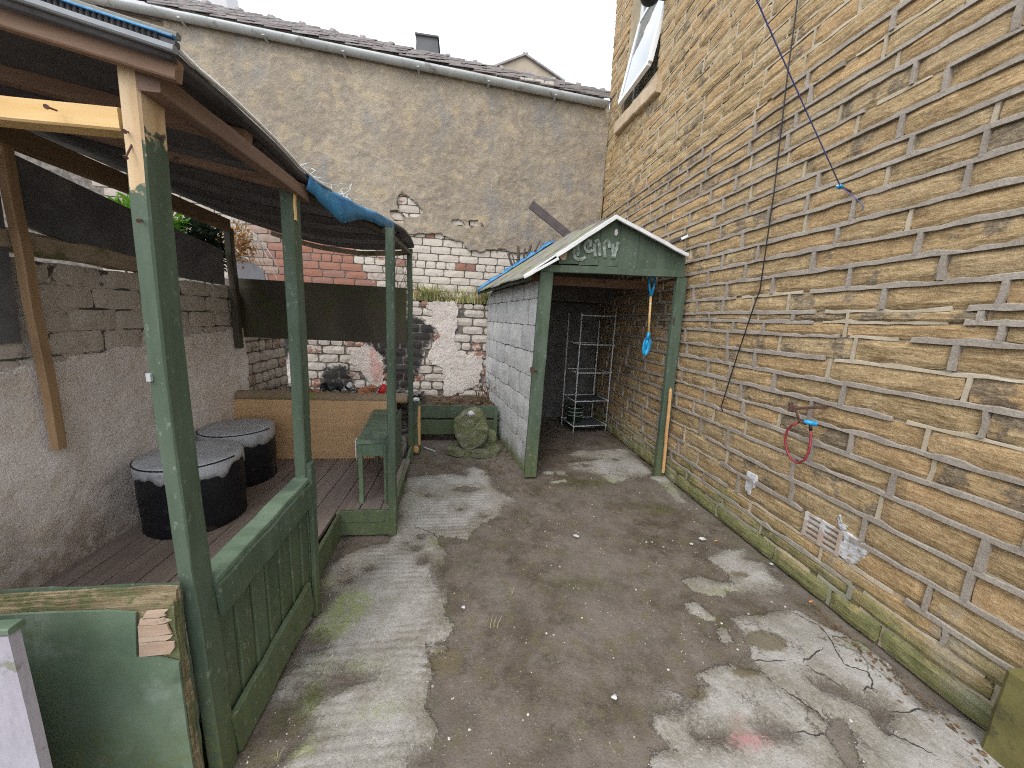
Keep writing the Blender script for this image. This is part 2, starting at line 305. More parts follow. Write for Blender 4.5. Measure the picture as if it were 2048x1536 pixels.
MT['tarp'] = mat_simple('blue_tarp', (0.02, 0.125, 0.30), (0.045, 0.24, 0.46), 9, 0.45, 0.4, 0.01, None, ((0.16, 0.34, 0.42), 13, 0.6, 0.6), 0.5)
MT['net'] = mat_simple('pale_string', (0.5, 0.6, 0.6), (0.7, 0.75, 0.75), 20, 0.8)
MT['white'] = mat_simple('white_paint', (0.62, 0.63, 0.63), (0.74, 0.75, 0.75), 6, 0.5, 0.15, 0.002, None, ((0.4, 0.4, 0.36), 8, 0.62, 0.6))
MT['upvc'] = mat_simple('white_window_plastic', (0.78, 0.79, 0.80), (0.82, 0.83, 0.84), 3, 0.3, 0.03, 0.001, None, None, 0.5)
MT['lilac'] = mat_simple('faded_white_board', (0.37, 0.345, 0.40), (0.44, 0.42, 0.47), 5, 0.7, 0.35, 0.004, (1, 1, .3), ((0.17, 0.18, 0.10), 9, 0.60, .7))
MT['roofsheet'] = mat_simple('weathered_roof_sheet', (0.165, 0.155, 0.135), (0.27, 0.255, 0.215), 7, 0.85, 0.5, 0.006, None, ((0.23, 0.235, 0.11), 5, 0.52))
MT['slate'] = mat_simple('roof_slate', (0.19, 0.168, 0.168), (0.30, 0.262, 0.258), 5, 0.7, 0.4, 0.01, None, ((0.26, 0.32, 0.3), 3, 0.56))
MT['gutter'] = mat_simple('pale_gutter', (0.40, 0.42, 0.42), (0.52, 0.54, 0.54), 4, 0.5, 0.1, 0.002, None, ((0.2, 0.2, 0.19), 6, 0.58, 0.7))
MT['rust'] = mat_simple('rusty_iron', (0.06, 0.032, 0.026), (0.12, 0.06, 0.045), 30, 0.8, 0.4, 0.003)
MT['iron'] = mat_simple('brown_painted_iron', (0.055, 0.042, 0.042), (0.085, 0.065, 0.065), 12, 0.6, 0.2, 0.002)
MT['black'] = mat_simple('black_rubber', (0.012, 0.012, 0.013), (0.02, 0.02, 0.022), 20, 0.5, 0.1, 0.001)
MT['blueline'] = mat_simple('blue_cord', (0.07, 0.08, 0.24), (0.12, 0.14, 0.34), 60, 0.7)
MT['yellow'] = mat_simple('yellow_cord', (0.45, 0.27, 0.05), (0.52, 0.34, 0.08), 60, 0.6)
MT['hose'] = mat_simple('red_hose', (0.22, 0.025, 0.03), (0.30, 0.04, 0.045), 30, 0.45, 0.1, 0.001, None, None, 0.5)
MT['bluep'] = mat_simple('blue_plastic', (0.01, 0.25, 0.52), (0.02, 0.33, 0.62), 10, 0.35, 0.05, 0.001, None, None, 0.5)
MT['wire'] = mat_simple('pale_wire', (0.50, 0.50, 0.51), (0.60, 0.60, 0.61), 30, 0.4)
MT['mesh'] = mat_simple('grey_shelf_fabric', (0.06, 0.065, 0.065), (0.09, 0.095, 0.095), 30, 0.8)
MT['dpaint'] = mat_simple('olive_paint', (0.13, 0.115, 0.04), (0.19, 0.165, 0.06), 7, 0.75, 0.4, 0.006, None, ((0.07, 0.065, 0.035), 9, 0.56, 0.7))
MT['clay'] = mat_simple('clay_vent', (0.42, 0.33, 0.27), (0.48, 0.40, 0.34), 14, 0.85, 0.3, 0.003, None, ((0.55, 0.56, 0.56), 7, 0.52))
MT['soil'] = mat_simple('soil', (0.06, 0.042, 0.03), (0.12, 0.09, 0.065), 14, 0.95, 1.0, 0.03, None, ((0.28, 0.22, 0.16), 40, 0.6))
MT['ash'] = mat_simple('ash_and_soil', (0.10, 0.085, 0.07), (0.3, 0.28, 0.25), 16, 0.95, 1.0, 0.03, None, ((0.02, 0.02, 0.02), 7, 0.5))
MT['bwall'] = mat_simple('dark_shed_stone', (0.09, 0.085, 0.083), (0.15, 0.138, 0.125), 9, 0.95, 0.7, 0.02)  # dark grey stone tone for the inner faces of the shed
MT['rubble'] = mat_brickred()
MT['mstone'] = mat_simple('mossy_stone', (0.14, 0.135, 0.095), (0.27, 0.255, 0.19), 14, 0.95, 1.0, 0.04, None, ((0.14, 0.165, 0.055), 13, 0.46, 0.7))
MT['pebble'] = mat_simple('pale_pebble', (0.26, 0.22, 0.18), (0.70, 0.67, 0.63), 9, 0.9)
MT['redp'] = mat_simple('red_plastic', (0.55, 0.02, 0.03), (0.62, 0.04, 0.04), 10, 0.4, 0.05, 0.001)
MT['paper'] = mat_simple('white_paper', (0.48, 0.47, 0.45), (0.62, 0.61, 0.60), 30, 0.8)
MT['butt'] = mat_simple('orange_filter', (0.6, 0.25, 0.07), (0.68, 0.32, 0.1), 60, 0.9)
MT['grey_paint'] = mat_simple('splashed_white_paint', (0.46, 0.45, 0.45), (0.66, 0.67, 0.70), 25, 0.8, 0.8, 0.01, (1, .6, 2.5), ((0.30, 0.23, 0.14), 18, 0.52, 0.8))
MT['farstone'] = mat_simple('far_stone', (0.30, 0.25, 0.19), (0.38, 0.32, 0.25), 1.5, 0.95)
MT['farpale'] = mat_simple('far_pale_render', (0.50, 0.49, 0.50), (0.56, 0.55, 0.56), 1, 0.95)
MT['chim'] = mat_simple('dark_vent', (0.085, 0.085, 0.09), (0.11, 0.11, 0.115), 3, 0.7)
MT['sill'] = mat_simple('sandstone_sill', (0.46, 0.35, 0.23), (0.56, 0.44, 0.31), 8, 0.9, 0.4, 0.008)
MT['tub'] = mat_simple('green_plastic', (0.03, 0.06, 0.03), (0.05, 0.09, 0.045), 8, 0.5)
MT['stem'] = mat_simple('dead_stem', (0.055, 0.042, 0.034), (0.10, 0.08, 0.062), 40, 0.9, 0.4, 0.003)
MT['strip'] = mat_simple('grey_flashing', (0.22, 0.235, 0.25), (0.30, 0.315, 0.33), 8, 0.5, 0.1, 0.002, (0.3, 1, 1), ((0.42, 0.42, 0.42), 5, 0.6, 0.6))
MT['plyedge'] = mat_simple('rotten_ply_edge', (0.16, 0.13, 0.07), (0.34, 0.27, 0.17), 16, 0.95, 0.8, 0.01, (0.4, 1, 5), ((0.10, 0.12, 0.05), 9, 0.5))
MT['plyraw'] = mat_simple('raw_peeled_ply', (0.38, 0.27, 0.195), (0.52, 0.40, 0.31), 9, 0.9, 0.4, 0.005, (0.5, 1, 3), ((0.12, 0.09, 0.06), 14, 0.6))

def leafmat(name, a, b, tr=0.25):
    g = Gm(name); r = g.at('rnd'); c = g.mix(r, a, b)
    g.done(c, 0.6)
    g.b.inputs['Transmission Weight'].default_value = 0
    d = g.N('ShaderNodeBsdfTranslucent'); g.put(d.inputs[0], c)
    m = g.N('ShaderNodeMixShader'); m.inputs[0].default_value = tr
    L2 = g.t.links.new; L2(g.b.outputs[0], m.inputs[1]); L2(d.outputs[0], m.inputs[2]); L2(m.outputs[0], g.out.inputs[0])
    return g.m
MT['leaf'] = leafmat('fresh_leaf', (0.075, 0.20, 0.015), (0.16, 0.33, 0.03))
MT['dleaf'] = leafmat('dark_ivy_leaf', (0.012, 0.022, 0.012), (0.025, 0.04, 0.02))  # very dark green leaf colour
MT['bleaf'] = leafmat('dry_brown_leaf', (0.26, 0.13, 0.045), (0.42, 0.26, 0.11))
MT['grass'] = leafmat('grass_blade', (0.20, 0.29, 0.07), (0.60, 0.50, 0.28))
MT['litterleaf'] = leafmat('dead_leaf_litter', (0.12, 0.07, 0.035), (0.24, 0.15, 0.08))

def mat_block():
    g = Gm('painted_block'); p, r = shifted(g)
    n = g.ns(6, p, 5, 0.6); f = g.ns(80, p, 4, 0.75)
    c = g.mix(g.ss(n, 0.3, 0.7), (0.40, 0.40, 0.39), (0.52, 0.52, 0.515))
    c = g.mix(g.ss(r, 0.3, 1, 0, 0.75), c, (0.36, 0.36, 0.365)); c = g.mix(g.ss(g.ns(4, None, 6, .75, (1, 1, .45)), .52, .66, 0, .6), c, (0.27, 0.26, 0.24))
    c = g.mix(g.ss(f, 0.6, 0.72, 0, 0.5), c, (0.25, 0.25, 0.24))
    z = g.xyz(g.pos())[2]
    ms = g.add(z, g.mul(g.sub(g.ns(7, None, 5, 0.65), 0.5), 0.4))
    c = g.mix(g.ss(ms, -0.02, 0.22, 0.9, 0), c, g.mix(g.ns(20), (0.06, 0.07, 0.025), (0.20, 0.24, 0.07)))
    c = g.mix(g.ss(ms, 1.6, 1.9, 0, 0.35), c, (0.3, 0.28, 0.26))
    return g.done(c, 0.92, g.add(n, f), 0.5, 0.005, 0.2)
MT['block'] = mat_block()

def mat_chalk():
    g = Gm('chalky_graffiti'); n = g.ns(28, None, 5, 0.7); f = g.ns(120, None, 3, 0.7)
    c = g.mix(g.ss(g.add(n, g.mul(f, 0.3)), 0.5, 0.78), (0.34, 0.38, 0.35), (0.12, 0.155, 0.12))
    return g.done(c, 0.9)
MT['chalk'] = mat_chalk()

def mat_glass():
    g = Gm('window_glass')
    return g.done((0.55, 0.6, 0.62), 0.04, spec=0.5, Metallic=0.0)
MT['glass'] = mat_glass(); MT['glass'].node_tree.nodes['Principled BSDF'].inputs['Base Color'].default_value = (0.16, 0.18, 0.19, 1)

# ------------------------------------------------------------------ object helpers
WP = {}                                      # world position of every object that parents others
def tag(o, label=None, cat=None, group=None, kind=None):
    if label: o['label'] = label
    if cat: o['category'] = cat
    if group: o['group'] = group
    if kind: o['kind'] = kind
    return o
def thing(name, label, cat, loc, group=None):
    o = bpy.data.objects.new(name, None); C.objects.link(o); o.empty_display_size = 0.1
    o.location = loc; WP[o.name] = np.array(loc, float)
    return tag(o, label, cat, group)
class MB:
    def __init__(s): s.v = []; s.f = []; s.a = {}; s.n = 0
    def put(s, v, f, **at):
        v = np.asarray(v, float).reshape(-1, 3); b = s.n
        for k in set(list(s.a) + list(at)):
            if k not in s.a: s.a[k] = [np.zeros(s.n)] if s.n else []
            x = at.get(k, 0.0); s.a[k].append(np.full(len(v), x, float) if np.isscalar(x) else np.asarray(x, float))
        s.v.append(v); s.f.extend([tuple(i + b for i in q) for q in f]); s.n += len(v)
        return s
def mk(name, mb, mat, parent=None, smooth=False, base=None, kind=None):
    v = np.concatenate(mb.v)
    c = np.array(base, float) if base is not None else (v.min(0) + v.max(0)) / 2
    me = bpy.data.meshes.new(name); me.from_pydata((v - c).tolist(), [], mb.f); me.update()
    at = dict(mb.a)
    if 'rnd' not in at: at['rnd'] = [np.full(len(v), random.random())]
    for k, x in at.items():
        a = me.attributes.new(k, 'FLOAT', 'POINT'); a.data.foreach_set('value', np.concatenate(x).astype(np.float32))
    if smooth: me.polygons.foreach_set('use_smooth', [True] * len(me.polygons))
    me.materials.append(mat if not isinstance(mat, str) else MT[mat])
    o = bpy.data.objects.new(name, me); C.objects.link(o)
    pw = WP[parent.name] if parent else np.zeros(3)
    if parent: o.parent = parent
    o.location = c - pw; WP[o.name] = c
    if kind: o['kind'] = kind
    return o
def _n(v): v = np.asarray(v, float); return v / max(np.linalg.norm(v), 1e-9)
def beam(mb, p0, p1, w, h, up=(0, 0, 1), seg=4, ch=0.004, jit=0.0012, **at):
    """chamfered bar from p0 to p1; w across, h along up"""
    p0, p1 = np.asarray(p0, float), np.asarray(p1, float); d = _n(p1 - p0)
    s = np.cross(d, _n(up)); s = _n(s); u = np.cross(s, d)
    a, b = w / 2, h / 2; ch = min(ch, a * 0.45, b * 0.45)
    pr = [(-a + ch, -b), (a - ch, -b), (a, -b + ch), (a, b - ch), (a - ch, b), (-a + ch, b), (-a, b - ch), (-a, -b + ch)]
    V = []; Fc = []
    for i in range(seg + 1):
        t = i / seg; q = p0 + (p1 - p0) * t
        o = s * random.gauss(0, jit) + u * random.gauss(0, jit) if 0 < i < seg else 0
        for x, y in pr: V.append(q + s * x + u * y + o)
    for i in range(seg):
        for k in range(8): Fc.append((i * 8 + k, i * 8 + (k + 1) % 8, i * 8 + 8 + (k + 1) % 8, i * 8 + 8 + k))
    Fc.append(tuple(range(7, -1, -1))); Fc.append(tuple(seg * 8 + k for k in range(8)))
    return mb.put(V, Fc, **at)
def tube(mb, pts, r, n=8, cap=True, **at):
    pts = [np.asarray(p, float) for p in pts]; R = r if hasattr(r, '__len__') else [r] * len(pts)
    V = []; Fc = []; ref = None
    for i, p in enumerate(pts):
        d = _n(pts[min(i + 1, len(pts) - 1)] - pts[max(i - 1, 0)])
        if ref is None: ref = np.array([0, 0, 1.0]) if abs(d[2]) < 0.9 else np.array([1.0, 0, 0])
        s = _n(np.cross(d, ref)); u = np.cross(s, d); ref = u
        for k in range(n):
            a = 2 * math.pi * k / n; V.append(p + (s * math.cos(a) + u * math.sin(a)) * R[i])
    for i in range(len(pts) - 1):
        for k in range(n): Fc.append((i * n + k, i * n + (k + 1) % n, (i + 1) * n + (k + 1) % n, (i + 1) * n + k))
    if cap: Fc.append(tuple(range(n - 1, -1, -1))); Fc.append(tuple((len(pts) - 1) * n + k for k in range(n)))
    return mb.put(V, Fc, **at)
def prism(mb, poly, n, t, **at):
    """polygon of 3D points extruded by t along n"""
    P = np.asarray(poly, float); k = len(P); V = np.concatenate([P, P + _n(n) * t])
    Fc = [tuple(range(k - 1, -1, -1)), tuple(range(k, 2 * k))] + [(i, (i + 1) % k, k + (i + 1) % k, k + i) for i in range(k)]
    return mb.put(V, Fc, **at)
def box(mb, lo, hi, **at):
    lo = np.asarray(lo, float); hi = np.asarray(hi, float)
    V = [[(lo, hi)[i][0], (lo, hi)[j][1], (lo, hi)[k][2]] for i in (0, 1) for j in (0, 1) for k in (0, 1)]
    return mb.put(V, [(0, 1, 3, 2), (4, 6, 7, 5), (0, 4, 5, 1), (2, 3, 7, 6), (0, 2, 6, 4), (1, 5, 7, 3)], **at)
def lathe(mb, c, prof, n=40, wob=0, **at):
    V = []; Fc = []; k = len(prof)
    for i in range(n):
        a = 2 * math.pi * i / n
        for r, z in prof: V.append((c[0] + r * math.cos(a), c[1] + r * math.sin(a), c[2] + z))
    for i in range(n):
        for j in range(k - 1): Fc.append((i * k + j, ((i + 1) % n) * k + j, ((i + 1) % n) * k + j + 1, i * k + j + 1))
    return mb.put(V, Fc, **at)
def blob(mb, c, r, sub=2, rough=0.2, sc=(1, 1, 1), seed=0, **at):
    import bmesh
    bm = bmesh.new(); bmesh.ops.create_icosphere(bm, subdivisions=sub, radius=1)
    V = []
    for v in bm.verts:
        k = 1 + rough * noise.noise(v.co * 1.7 + Vector((seed * 3.1, seed, 0))) * 1.6 + rough * 0.5 * noise.noise(v.co * 5 + Vector((seed, 7, 0)))
        V.append((c[0] + v.co.x * r * sc[0] * k, c[1] + v.co.y * r * sc[1] * k, c[2] + v.co.z * r * sc[2] * k))
    Fc = [tuple(v.index for v in f.verts) for f in bm.faces]; bm.free()
    return mb.put(V, Fc, **at)
class Frame:                                  # a wall plane: o + u*U + v*Z + n*depth
    def __init__(s, o, U, n): s.o = np.array(o, float); s.U = _n(U); s.n = _n(n); s.V = np.array([0, 0, 1.0])
    def p(s, u, v, d=0.0): return s.o + np.multiply.outer(u, s.U) + np.multiply.outer(v, s.V) + np.multiply.outer(d, s.n)
    def uv(s, p): q = np.asarray(p, float) - s.o; return q @ s.U, q[..., 2]
    def flip(s): return np.dot(np.cross(s.U, s.V), s.n) < 0
def piece(mb, fr, u0, u1, v0, v1, proud=0.012, bulge=0.006, rough=0.004, nu=4, nv=2, rad=0.006, back=0.04, skew=0.0, **at):
    """one masonry unit: uneven front face, rounded arrises, sides running back into the wall"""
    s0 = random.random() * 100
    us = np.linspace(0, 1, nu + 1); vs_ = np.linspace(0, 1, nv + 1)
    V = []; idx = {}
    for j, b in enumerate(vs_):
        for i, a in enumerate(us):
            u = u0 + (u1 - u0) * a; v = v0 + (v1 - v0) * b + skew * (a - 0.5)
            ei = i in (0, nu); ej = j in (0, nv)
            d = proud + rough * 2 * noise.noise(Vector((u * 9 + s0, v * 14, s0)))
            if ei or ej:
                d -= bulge
                u += random.uniform(-1, 1) * rad * 0.45; v += random.uniform(-1, 1) * rad * 0.35
            if ei and ej:
                u += rad * (1 if i == 0 else -1) * 0.8; v += rad * (1 if j == 0 else -1) * 0.8
            idx[i, j] = len(V); V.append(fr.p(u, v, d))
    Fc = [(idx[i, j], idx[i + 1, j], idx[i + 1, j + 1], idx[i, j + 1]) for j in range(nv) for i in range(nu)]
    ring = [(i, 0) for i in range(nu)] + [(nu, j) for j in range(nv)] + [(i, nv) for i in range(nu, 0, -1)] + [(0, j) for j in range(nv, 0, -1)]
    b0 = len(V)
    for q in ring: V.append(V[idx[q]] - fr.n * (proud + back))
    k = len(ring)
    for i in range(k): Fc.append((idx[ring[i]], b0 + i, b0 + (i + 1) % k, idx[ring[(i + 1) % k]]))
    if fr.flip(): Fc = [tuple(reversed(q)) for q in Fc]
    if 'rnd' not in at: at['rnd'] = random.random()
    return mb.put(V, Fc, **at)
def polysd(P, poly):
    """signed distance (positive inside) of 2D points to a polygon"""
    P = np.asarray(P, float); poly = np.asarray(poly, float); d2 = np.full(len(P), 1e9); ins = np.zeros(len(P), bool)
    for a, b in zip(poly, np.roll(poly, -1, 0)):
        e = b - a; w_ = P - a; t = np.clip((w_ @ e) / max(e @ e, 1e-12), 0, 1); q = w_ - t[:, None] * e
        d2 = np.minimum(d2, (q ** 2).sum(1))
        c = ((a[1] <= P[:, 1]) != (b[1] <= P[:, 1]))
        with np.errstate(divide='ignore', invalid='ignore'):
            xi = a[0] + (P[:, 1] - a[1]) * e[0] / (e[1] if abs(e[1]) > 1e-12 else 1e-12)
        ins ^= c & (P[:, 0] < xi)
    return np.where(ins, 1, -1) * np.sqrt(d2)
def linesd(P, pts):
    d2 = np.full(len(P), 1e9); pts = np.asarray(pts, float)
    for a, b in zip(pts[:-1], pts[1:]):
        e = b - a; w_ = P - a; t = np.clip((w_ @ e) / max(e @ e, 1e-12), 0, 1); q = w_ - t[:, None] * e
        d2 = np.minimum(d2, (q ** 2).sum(1))
    return np.sqrt(d2)
def nz2(P, k, s=0.0):
    return np.array([noise.fractal(Vector((x * k, y * k, s)), 1.0, 2.0, 4) for x, y in P])
def sheet(name, fr, u0, u1, v0, v1, res, sdf, mat, parent, thick=0.02, relief=0.006, edge=0.02, attrs=None):
    """coat of render on a wall; kept where sdf > 0, its broken edge snapped to the outline and given thickness"""
    nu = int((u1 - u0) / res) + 1; nv = int((v1 - v0) / res) + 1
    U, V_ = np.meshgrid(np.linspace(u0, u1, nu), np.linspace(v0, v1, nv)); P = np.stack([U.ravel(), V_.ravel()], 1)
    d = sdf(P)
    nn = nz2(P, 7.0) * 0.5 + nz2(P, 21, 3.0) * 0.35
    d = d + nn * edge
    D = d.reshape(nv, nu); gv, gu = np.gradient(D, (v1 - v0) / (nv - 1), (u1 - u0) / (nu - 1))
    g2 = np.maximum(gu ** 2 + gv ** 2, 1e-4); near = (D < 0) & (D > -1.3 * res)
    mu = np.clip(D * gu / g2, -res, res); mv = np.clip(D * gv / g2, -res, res); U = np.where(near, U - mu, U); V_ = np.where(near, V_ - mv, V_); ok = (D >= 0) | near
    rel = (nz2(P, 3.0, 9.0) * 0.8 + nz2(P, 13.0, 5.0) * 0.5).reshape(nv, nu) * relief
    pts = fr.p(U.ravel(), V_.ravel(), (thick + rel).ravel())
    keep = ok[:-1, :-1] & ok[1:, :-1] & ok[:-1, 1:] & ok[1:, 1:]
    I = np.arange(nu * nv).reshape(nv, nu); js, is_ = np.nonzero(keep)
    Fc = [(int(I[j, i]), int(I[j, i + 1]), int(I[j + 1, i + 1]), int(I[j + 1, i])) for j, i in zip(js, is_)]
    ed = {}
    for q in Fc:
        for a, b in zip(q, q[1:] + q[:1]): ed[(a, b)] = 1
    used = sorted({i for q in Fc for i in q}); mp = {o: n for n, o in enumerate(used)}
    V3 = [pts[i] for i in used]; bk = {}
    F2 = [tuple(mp[i] for i in q) for q in Fc]
    for (a, b) in ed:
        if (b, a) in ed: continue
        for q in (a, b):
            if q not in bk: bk[q] = len(V3); V3.append(pts[q] - fr.n * (thick + 0.02))
        F2.append((mp[b], mp[a], bk[a], bk[b]))
    if fr.flip(): F2 = [tuple(reversed(q)) for q in F2]
    mb = MB(); ex = {}
    V3 = np.array(V3)
    if attrs: ex = {k: f(V3) for k, f in attrs.items()}
    mb.put(V3, F2, **ex)
    return mk(name, mb, mat, parent, smooth=True)

# ------------------------------------------------------------------ ground
PXG = lambda L_: [gz(x, y)[:2] for x, y in L_]
CONC = [PXG(q) for q in [
 [(812,955),(850,950),(905,946),(932,951),(938,936),(950,933),(975,941),(985,970),(1000,982),(1030,998),(1006,1010),(1000,1025),(985,1034),(962,1045),(945,1060),(930,1077),(905,1070),(876,1068),(873,1085),(889,1100),(884,1115),(868,1127),(864,1150),(872,1165),(890,1180),(893,1200),(882,1215),(892,1240),(905,1248),(893,1275),(860,1278),(846,1285),(852,1310),(862,1345),(850,1390),(846,1420),(872,1460),(865,1480),(822,1500),(800,1536),(770,1640),(520,1640),(560,1536),(600,1490),(626,1450),(616,1415),(604,1388),(545,1397),(548,1372),(565,1350),(602,1322),(592,1312),(650,1300),(655,1280),(640,1262),(606,1260),(650,1215),(668,1190),(640,1165),(660,1130),(690,1110),(740,1090),(780,1085),(790,1062),(800,1030),(792,1010),(810,985)],
 [(1136,926),(1171,922),(1204,917),(1160,912),(1138,907),(1155,899),(1183,900),(1230,896),(1253,898),(1296,935),(1304,945),(1265,952),(1245,959),(1224,963),(1214,957),(1196,946),(1173,941),(1151,938)],
 [(1300,953),(1330,950),(1345,965),(1360,985),(1375,1003),(1355,1000),(1340,985),(1325,967)],
 [(1086,944),(1096,940),(1107,942),(1104,947)], [(1110,941),(1129,940),(1131,948),(1118,946)], [(1100,963),(1130,958),(1134,961),(1106,965)],
 [(1418,1116),(1442,1099),(1490,1096),(1487,1116),(1528,1123),(1542,1147),(1566,1167),(1535,1181),(1453,1178),(1446,1188),(1422,1186),(1388,1178),(1367,1159),(1401,1150),(1439,1164),(1466,1161),(1463,1147)],
 [(1374,1205),(1391,1203),(1429,1233),(1422,1239),(1381,1219)],
 [(1466,1233),(1535,1229),(1562,1220),(1600,1222),(1638,1246),(1679,1263),(1720,1284),(1778,1328),(1809,1373),(1836,1400),(1847,1417),(1884,1417),(1912,1428),(1987,1465),(2060,1530),(2120,1640),(1735,1640),(1720,1536),(1704,1489),(1696,1450),(1662,1441),(1576,1385),(1542,1353),(1512,1318),(1500,1290),(1490,1262)],
 [(1307,1431),(1350,1425),(1385,1409),(1404,1394),(1400,1378),(1424,1374),(1420,1355),(1396,1351),(1435,1333),(1467,1333),(1521,1347),(1560,1372),(1588,1400),(1656,1445),(1660,1480),(1685,1511),(1705,1540),(1720,1640),(1280,1640),(1307,1536),(1307,1511),(1354,1503),(1334,1472),(1311,1456)],
 [(932,938),(948,932),(974,944),(938,946)], [(1328,1389),(1345,1384),(1362,1391),(1340,1394)], [(850,1296),(885,1292),(893,1298),(862,1303)],
 [(1440,1262),(1452,1256),(1463,1280),(1450,1284)],
]]
HOLE = [PXG(q) for q in [
 [(598,1388),(640,1362),(680,1340),(720,1345),(745,1349),(705,1362),(650,1378),(625,1400)],
 [(1624,1357),(1679,1371),(1727,1395),(1775,1415),(1778,1436),(1764,1455),(1747,1430),(1742,1407),(1692,1393),(1641,1375)],
 [(1660,1440),(1692,1440),(1699,1455),(1706,1489),(1726,1545),(1702,1545),(1677,1496),(1660,1472)],
 [(1387,1464),(1447,1464),(1450,1471),(1395,1472)], [(1522,1456),(1550,1448),(1582,1460),(1552,1466)],
 [(905,978),(930,970),(958,975),(940,982)],
]]
SPOT = [(856,988,12),(919,1017,8),(970,1030,10),(842,1070,14),(832,1094,13),(849,1118,17),(698,1157,14),(736,1137,9),(816,1083,6),(690,1140,8),(1230,918,9),(1170,930,10),(1150,930,7)]
CRK = [PXG(q) for q in [[(1590,1226),(1640,1252),(1665,1285),(1690,1327)], [(1665,1273),(1714,1276)], [(1690,1330),(1738,1345),(1745,1372),(1730,1380)],
 [(1576,1384),(1620,1412),(1660,1442)], [(1625,1340),(1680,1368)], [(1775,1418),(1820,1425),(1850,1418)], [(1764,1452),(1790,1470),(1850,1500)], [(1512,1318),(1560,1322)], [(1700,1400),(1760,1420)], [(1580,1460),(1660,1472)], [(830,1052),(868,1066),(880,1080)], [(1640,1300),(1610,1320)]]]
xs = np.unique(np.round(np.concatenate([[-60, -20, -8, -5, -3.6, -2.6], np.arange(-1.0, 2.12, 0.016), [2.5, 4, 8, 20, 60]]), 4))
ys = np.unique(np.round(np.concatenate([[-60, -20, -5, -1, 0.0, 0.3], np.arange(0.5, 5.6, 0.016), [6, 8, 14, 30, 80]]), 4))
GX, GY = np.meshgrid(xs, ys); GP = np.stack([GX.ravel(), GY.ravel()], 1)
inn = (GP[:, 0] > -1.05) & (GP[:, 0] < 2.2) & (GP[:, 1] > 0.4) & (GP[:, 1] < 5.6)
Q = GP[inn]; cc = np.full(len(Q), -1.0)
for q in CONC: cc = np.maximum(cc, polysd(Q, q))
for q in HOLE: cc = np.minimum(cc, -polysd(Q, q) - .018)
for x, y, r in SPOT:
    c0 = gz(x, y)[:2]; rr = abs(gz(x + r, y)[0] - c0[0]) * .8; cc = np.minimum(cc, np.hypot((Q[:, 0] - c0[0]), (Q[:, 1] - c0[1])) - rr)
crk = np.full(len(Q), 1.0); csg = np.full(len(Q), 1.0)
for q in CRK:
    q = np.asarray(q, float); fine_ = [q[0]]
    for a, b in zip(q[:-1], q[1:]):
        for t in np.linspace(0, 1, 6)[1:]:
            p = a + (b - a) * t; fine_.append(p + (rng.normal(0, .006, 2) if t < 1 else 0))
    for a, b in zip(fine_[:-1], fine_[1:]):
        e = b - a; w_ = Q - a; t = np.clip((w_ @ e) / max(e @ e, 1e-12), 0, 1); dd = np.hypot(*(w_ - t[:, None] * e).T)
        sg = np.sign(e[0] * w_[:, 1] - e[1] * w_[:, 0]); hit = dd < crk
        crk = np.where(hit, dd, crk); csg = np.where(hit, sg * np.maximum(dd, 1e-4), csg)
def spotsum(L_):
    m = np.zeros(len(Q))
    for x, y, rx, ry, k in L_:
        c0 = gz(x, y)[:2]; ax = abs(gz(x + rx, y)[0] - c0[0]); ay = abs(gz(x, y - ry)[1] - gz(x, y + ry)[1]) / 2
        m = np.maximum(m, k * np.clip(1.15 - np.hypot((Q[:, 0] - c0[0]) / ax, (Q[:, 1] - c0[1]) / ay), 0, 1))
    return m
moss = spotsum([(695,1215,62,50,1.35),(660,1262,60,30,1.2),(1315,1015,60,16,1),(1180,962,120,20,.8),(1130,955,60,18,.7),(1150,1165,170,45,.62),(620,1400,40,60,1.1),(560,1440,40,60,.8),(645,1170,30,40,.8),(720,1330,80,30,.6),(1500,1100,60,14,.5),(1620,1210,60,14,.7),(1720,1290,60,20,.7),(1340,975,40,25,.7),(830,1000,40,30,.5),(650,1330,90,40,.5),(940,1130,40,25,.6),(1200,1380,120,60,.45),(1445,1180,90,14,.6),(1360,1250,40,60,.5),(870,1400,60,60,.5),(900,985,120,30,.35),(760,1420,120,50,.55),(600,1500,50,40,.8),(900,1230,30,60,.5),(1080,1300,120,60,.4),(1250,1010,120,22,.5),(880,1085,40,20,.8),(1440,1240,60,40,.5)])
redm = spotsum([(1500,1480,75,34,1),(1480,1440,40,24,.5)])
stain = spotsum([(1533,1282,60,34,1),(1490,1345,45,22,.8),(1395,1385,40,30,.7),(890,1320,60,50,.8),(1480,1150,40,14,.7)])
hz = np.zeros(len(GP)); A = {k: np.zeros(len(GP)) for k in ('conc', 'moss', 'red', 'crack', 'stain', 'cs')}
A['conc'][:] = -0.5; A['crack'][:] = 1; A['cs'][:] = 1
A['conc'][inn] = np.clip(cc, -0.3, 0.3); A['moss'][inn] = moss; A['red'][inn] = redm; A['crack'][inn] = np.clip(crk, 0, .1); A['cs'][inn] = csg; A['stain'][inn] = stain
nn = nz2(Q, 2.2, 4.0) * 0.007 + nz2(Q, 14, 2.0) * 0.0022
hz[inn] = np.clip(cc, -0.02, 0.02) * 0.35 - 0.004 + nn - 0.006 * np.clip(1 - crk / 0.012, 0, 1)
nx_ = len(xs); gm = MB()
I = np.arange(len(GP)).reshape(len(ys), nx_)
gf = np.stack([I[:-1, :-1], I[:-1, 1:], I[1:, 1:], I[1:, :-1]], -1).reshape(-1, 4).tolist()
gm.put(np.column_stack([GP, hz]), gf, **A)
mk('ground', gm, 'ground', None, True, (0, 0, 0), 'structure')

